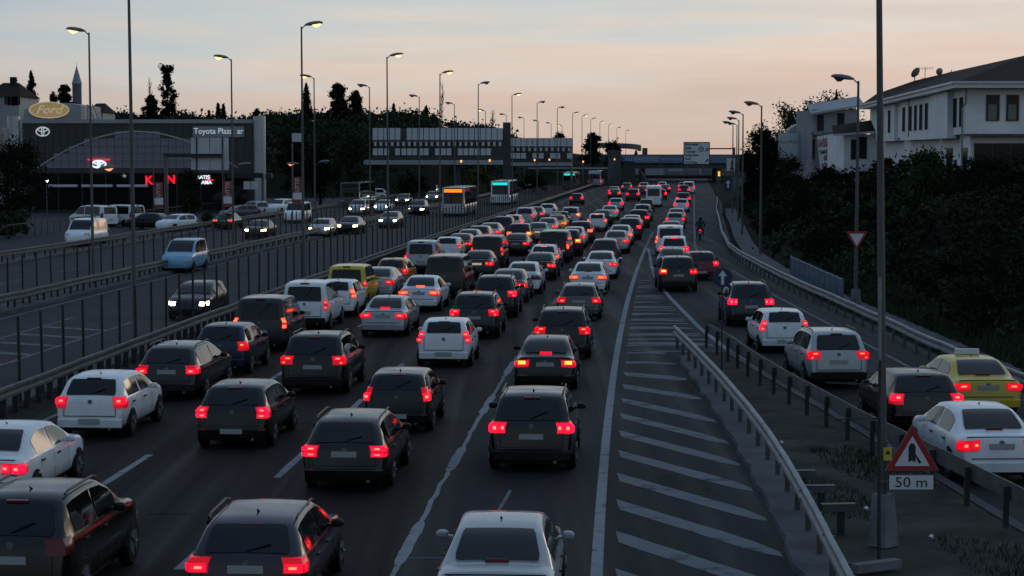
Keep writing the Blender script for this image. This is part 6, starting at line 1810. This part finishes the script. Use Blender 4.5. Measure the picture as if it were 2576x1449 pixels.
def tree(label, kind, base, H, Wd, m='leaf_dark', trunk=.12, n=1500, seed=1, group=None, cat='tree', name=None):
    nm = name or {'cypress': 'cypress_tree', 'pine': 'pine_tree', 'poplar': 'poplar_tree', 'bare': 'bare_tree', 'round': 'leafy_tree', 'bush': 'bush'}[kind]
    t = thing(nm, label, cat, base, rnd.uniform(0, 6.28), group)
    hc = H * (1 - trunk)
    D_ = Vector(base).y
    ls = max(.20, min(.62, D_ / 330 * .52))
    if kind != 'bare':
        o = put('crown', crown_mesh(kind, seed, n, ls, Wd / 2, hc).mesh('crown', M[m]), t); o.location = (0, 0, H * trunk)
    o = put('trunk', branches(kind, seed).mesh('trunk', M['bark'], smooth=60), t); o.scale = (max(Wd * .5, 1.0), max(Wd * .5, 1.0), hc); o.location = (0, 0, H * trunk)
    return t
def ptree(label, kind, px, ytop, ybase, wpx, D, m='leaf_dark', z0=None, **k):
    a = at(px, ytop, D); zb = at(px, ybase, D).z if z0 is None else z0
    return tree(label, kind, (a.x, D, zb), a.z - zb, wpx * D / F, m, **k)
# skyline on the left
T = [('tall dark cypress rising left of the gold oval sign', 'cypress', 78, 180, 300, 34, 330, 3, 2600),
     ('bushy dark tree behind the far left house', 'round', 38, 205, 290, 40, 335, 4, 1500),
     ('small dark tree between the tall cypress and the minaret', 'round', 133, 230, 290, 24, 345, 5, 1000),
     ('dark tree standing against the left side of the minaret', 'pine', 162, 214, 290, 46, 380, 6, 1800),
     ('dark pine left of the ragged poplar behind the showroom', 'pine', 378, 240, 320, 46, 330, 7, 1800),
     ('tall ragged poplar with gaps in its crown behind the showroom', 'poplar', 420, 166, 320, 46, 330, 8, 2400),
     ('leafless thin tree beside the ragged poplar', 'bare', 376, 195, 300, 30, 332, 9, 0),
     ('small dark cypress pair left of the second lit lamp post, taller one', 'cypress', 549, 260, 325, 20, 340, 10, 1200),
     ('small dark cypress pair left of the second lit lamp post, shorter one', 'cypress', 562, 264, 325, 18, 340, 11, 1000),
     ('small cypress above the showroom roof near the name board', 'cypress', 526, 278, 325, 12, 340, 12, 600),
     ('dark tree beside the right end column of the showroom', 'round', 645, 275, 330, 26, 300, 13, 1000),
     ('narrow dark cypress behind the tall lit lamp post', 'cypress', 770, 212, 330, 34, 330, 14, 2400),
     ('broad tall pine, left one of the pair on the wooded hill', 'pine', 852, 210, 340, 66, 330, 15, 3400),
     ('broad tall pine, right one of the pair on the wooded hill', 'pine', 896, 228, 345, 60, 335, 16, 3000),
     ('tiny cypress on the hill crest left of an unlit lamp', 'cypress', 990, 262, 315, 16, 360, 17, 700),
     ('small rounded cypress on the hill crest above the footbridge', 'cypress', 1072, 267, 315, 22, 360, 18, 900),
     ('thin bare trunk rising above the longer footbridge', 'bare', 1112, 208, 320, 8, 350, 19, 0),
     ('leafless spreading tree above the right end of the longer footbridge', 'bare', 1240, 276, 340, 34, 330, 20, 0),
     ('dark tree cluster behind the shorter footbridge, left part', 'round', 1405, 332, 400, 50, 400, 21, 1400),
     ('dark pine behind the fence lamps right of the shorter footbridge', 'pine', 1490, 334, 430, 62, 410, 22, 2200),
     ('dark rounded tree left of the viaduct ramp', 'round', 1545, 352, 440, 60, 420, 23, 1800),
     ('tiny pointed tree under the viaduct ramp', 'cypress', 1620, 374, 420, 10, 520, 24, 500),
     ('small pointed cypress seen under the viaduct ramp span', 'cypress', 1600, 378, 430, 18, 520, 25, 700)]
for lab, kd, px, yt, yb, wp_, D, sd, n in T:
    ptree(lab, kd, px, yt, yb, wp_, D, 'leaf_dark', z0=max(0, at(px, yb, D).z), seed=sd, n=max(n, 10))
# the wooded hill: nobody could count these trees
rnd.seed(5)
hill_top = [(200, 312), (260, 290), (300, 288), (360, 300), (440, 290), (480, 296), (520, 300), (600, 305), (660, 296), (740, 292), (820, 288), (900, 288), (1000, 287), (1060, 292), (1120, 303), (1170, 318), (1200, 312), (1235, 318), (1290, 345), (1400, 362), (1520, 380), (1700, 392)]
HB = 345.0
rows = []
for px in range(-200, 1720, 40):
    top = interp(px, hill_top) + 8
    zt_ = max(.5, at(px, top, HB).z)
    row = []
    for k in range(7):
        Y = lerp(285, HB + 30, k / 6)
        z = zt_ * min(1, math.sin(min(1, k / 4.6) * math.pi / 2))
        row.append((at(px, 380, HB).x * lerp(.9, 1.05, k / 6), Y + (40 if px > 1100 else 0) + (60 if px > 1300 else 0), z - .3 if k else -.2))
    rows.append(row)
hl = MB().grid(rows).build('hill', M['earth'], smooth=80)
tag(hl, kind='structure')
b = MB(); b2 = MB()
for i in range(1500):
    px = rnd.uniform(230, 1300)
    k = rnd.random() ** .7
    Y = lerp(290, HB + 4, k)
    top = interp(px, hill_top) + 6
    z = max(.3, at(px, top, HB).z) * math.sin(min(1, k * 1.15) * math.pi / 2)
    r = rnd.uniform(.9, 2.2)
    clump(b if rnd.random() < .6 else b2, (at(px, 380, HB).x * lerp(.9, 1.0, k) , Y + (40 if px > 1100 else 0), z + rnd.uniform(-.4, .5)), (r, r, r * .75), 22, .75)
tag(b.build('woodland', M['leaf_hill']), kind='stuff')
tag(b2.build('woodland', M['leaf_mid']), kind='stuff')
# trees near the dealership and under the footbridge
T2 = [('large dark tree filling the left edge beside the hedge', 'round', 40, 350, 590, 200, 165, 'leaf_dark', 31, 9500),
      ('dark leafy tree in front of the showroom letters', 'round', 480, 425, 575, 76, 185, 'leaf_mid', 32, 2600),
      ('dense dark tree right of the round column', 'round', 735, 330, 545, 120, 235, 'leaf_dark', 33, 3600),
      ('tall dark tree between two lamp posts left of the footbridge', 'round', 805, 345, 540, 120, 245, 'leaf_dark', 34, 3600),
      ('green willow-like tree left of the longer footbridge', 'round', 880, 330, 530, 130, 240, 'leaf_mid', 35, 4200),
      ('olive bush under the longer footbridge beside its round pier', 'bush', 1205, 425, 478, 95, 285, 'leaf_olive', 36, 2200),
      ('dark shrub under the left part of the longer footbridge', 'bush', 1040, 440, 500, 110, 280, 'leaf_dark', 37, 2000),
      ('dark green shrub right of the tall footbridge pier', 'bush', 1345, 440, 478, 100, 330, 'leaf_dark', 38, 1800),
      ('small topiary bush by the service road railing', 'bush', 520, 530, 570, 36, 172, 'leaf_green', 39, 900)]
for lab, kd, px, yt, yb, wp_, D, m, sd, n in T2:
    ptree(lab, kd, px, yt, yb, wp_, D, m, z0=0.0, seed=sd, n=n, cat='bush' if kd == 'bush' else 'tree', trunk=.05 if kd == 'bush' else .14)
rnd.seed(9)
b = MB()
for k in range(420):
    y = rnd.uniform(88, 158)
    clump(b, road(rnd.uniform(-52.2, -50.2), y, rnd.uniform(.3, 2.0)), (.7, .7, .45), 16, .42)
hd_ = b.build('clipped_hedge', M['leaf_mid'])
tag(hd_, 'long dark clipped hedge along the service road at the left edge', 'hedge')
# service road railing posts
t = thing('service_railing', 'thin dark railing along the dealer side of the service road', 'railing', road(-50, 150))
inv = road(-50, 150)
pm_ = MB().box((0, 0, .6), (.05, .05, 1.2)).mesh('railing_post', M['fence'])
pts = resample(along(-49.9, 150, 240, 2.0), 1.6)
for p in pts:
    o = put('railing_post', pm_, t); o.location = p - inv
MB().grid([[p - inv + Vector((0, 0, 1.12)), p - inv + Vector((0, 0, 1.2))] for p in pts]).build('top_rail', M['fence'], t)
# right-hand slope: undergrowth mass plus the trees one can tell apart
rnd.seed(21)
b, b2, b3 = MB(), MB(), MB()
for i in range(4200):
    y = 22 + 250 * rnd.random() ** 1.35
    o = 2.2 + 24 * rnd.random() ** .85
    if y < 60 and o < 5.5: continue
    x = xg(y) + .56 + o
    h = rnd.uniform(.2, 1.0) * min(1.0, (o - 1.5) / 5) * (1.0 if o < 14 else 1.4)
    r = rnd.uniform(.5, 1.15)
    patch = math.sin(x * .55 + 1.3) * math.sin(y * .17) + rnd.uniform(-.7, .7)
    clump(b2 if patch > .55 else (b3 if patch < -.62 else b), (x, y, slope_z(o, y) + h), (r, r, r * .7), 15, .34 if y < 110 else .48)
for i in range(1500):
    y = rnd.uniform(58, 125); o = 3.2 + 12 * rnd.random()
    x = xg(y) + .56 + o
    r = rnd.uniform(.45, 1.0)
    patch = math.sin(x * .55 + 1.3) * math.sin(y * .17) + rnd.uniform(-.7, .7)
    clump(b2 if patch > .6 else (b3 if patch < -.62 else b), (x, y, slope_z(o, y) + rnd.uniform(.1, .6)), (r, r, r * .7), 15, .30)
tag(b.build('undergrowth', M['leaf_dark']), kind='stuff')
tag(b2.build('undergrowth', M['leaf_green']), kind='stuff')
tag(b3.build('undergrowth', M['leaf_brown']), kind='stuff')
gb = MB()
for i in range(26000):
    y = 20 + 95 * rnd.random() ** 1.5
    o = 1.5 + 6.0 * rnd.random() ** 1.4
    x = xg(y) + .56 + o
    h = rnd.uniform(.10, .42)
    p = Vector((x, y, slope_z(o, y) - .02)); a = rnd.uniform(0, 6.28); w = .03
    tip = p + Vector((rnd.uniform(-.14, .14), rnd.uniform(-.14, .14), h))
    q = Vector((math.cos(a) * w, math.sin(a) * w, 0))
    gb.v += [tuple(p - q), tuple(p + q), tuple(tip)]; k = len(gb.v); gb.f.append((k - 3, k - 2, k - 1)); gb.m.append(0)
for i in range(9000):
    y = 18 + 26 * rnd.random()
    t_ = rnd.random()
    x = lerp(xi(y) + 1.0, x2(y) - .5, t_)
    if math.sin(x * 2.1 + y * .7) + math.sin(y * .53 - x) < .15: continue
    h = rnd.uniform(.04, .16)
    p = Vector((x, y, .08)); a = rnd.uniform(0, 6.28); w = .015
    tip = p + Vector((rnd.uniform(-.07, .07), rnd.uniform(-.07, .07), h))
    q = Vector((math.cos(a) * w, math.sin(a) * w, 0))
    gb.v += [tuple(p - q), tuple(p + q), tuple(tip)]; k = len(gb.v); gb.f.append((k - 3, k - 2, k - 1)); gb.m.append(0)
tag(gb.build('grass', M['grass']), kind='stuff')
def rtree(label, kind, px, ytop, wpx, y, o, m, sd, n, cat='tree'):
    x = at(px, 380, y).x
    zb = slope_z(max(0, x - xg(y) - .56), y) - .2
    a = at(px, ytop, y)
    tree(label, kind, (x, y, zb), max(1.2, a.z - zb), wpx * y / F, m, seed=sd, n=n, cat=cat, trunk=.06 if kind == 'bush' else .12)
RT = [('leafy green shrub below the villa side wall', 'round', 2330, 372, 190, 118, 0, 'leaf_green', 51, 5200, 'bush'),
      ('dark round bush in front of the villa corner', 'round', 2480, 395, 200, 116, 0, 'leaf_dark', 52, 4600, 'bush'),
      ('dark bush at the far right edge below the villa windows', 'round', 2570, 425, 160, 112, 0, 'leaf_dark', 53, 3600, 'bush'),
      ('sparse thin-trunked tree on the slope at the right edge', 'poplar', 2500, 560, 300, 72, 0, 'leaf_mid', 54, 2400, 'tree'),
      ('dark bush below the sale banner', 'round', 2080, 420, 110, 175, 0, 'leaf_dark', 55, 2800, 'bush'),
      ('leafy shrub in front of the plain billboard', 'round', 1985, 385, 90, 195, 0, 'leaf_mid', 56, 2600, 'bush'),
      ('tall ivy-covered tree mass left of the plain billboard', 'round', 1918, 318, 115, 222, 0, 'leaf_dark', 57, 8500, 'tree'),
      ('dark tree at the left end of the right-hand slope', 'round', 1885, 375, 60, 230, 0, 'leaf_dark', 58, 2600, 'tree'),
      ('dark bush behind the lamp post with the give-way sign', 'round', 2180, 452, 150, 128, 0, 'leaf_dark', 59, 3600, 'bush'),
      ('dark bush on the slope between two right-hand lamp posts', 'round', 2030, 470, 150, 150, 0, 'leaf_dark', 60, 3400, 'bush'),
      ('low dark bush near the bend of the right guardrail', 'bush', 1950, 520, 90, 145, 0, 'leaf_dark', 61, 2000, 'bush'),
      ('green tree crown on the hill behind the sale banner house', 'round', 2100, 230, 190, 262, 0, 'leaf_hill', 62, 7000, 'tree'),
      ('green tree crown on the hill left of the sale banner house', 'round', 1985, 258, 170, 275, 0, 'leaf_hill', 63, 6500, 'tree'),
      ('green tree crown between the billboard wall and the sale banner house', 'round', 2040, 246, 130, 285, 0, 'leaf_hill', 67, 5500, 'tree'),
      ('pointed tiny cypress behind the sale banner house', 'cypress', 2103, 228, 12, 258, 0, 'leaf_dark', 64, 700, 'tree'),
      ('dark bush above the tall grass at the right edge', 'round', 2400, 640, 260, 82, 0, 'leaf_dark', 65, 4200, 'bush'),
      ('dark bush behind the blue-grey railing', 'round', 2070, 570, 130, 112, 0, 'leaf_dark', 66, 3400, 'bush')]
for a in RT: rtree(*a)
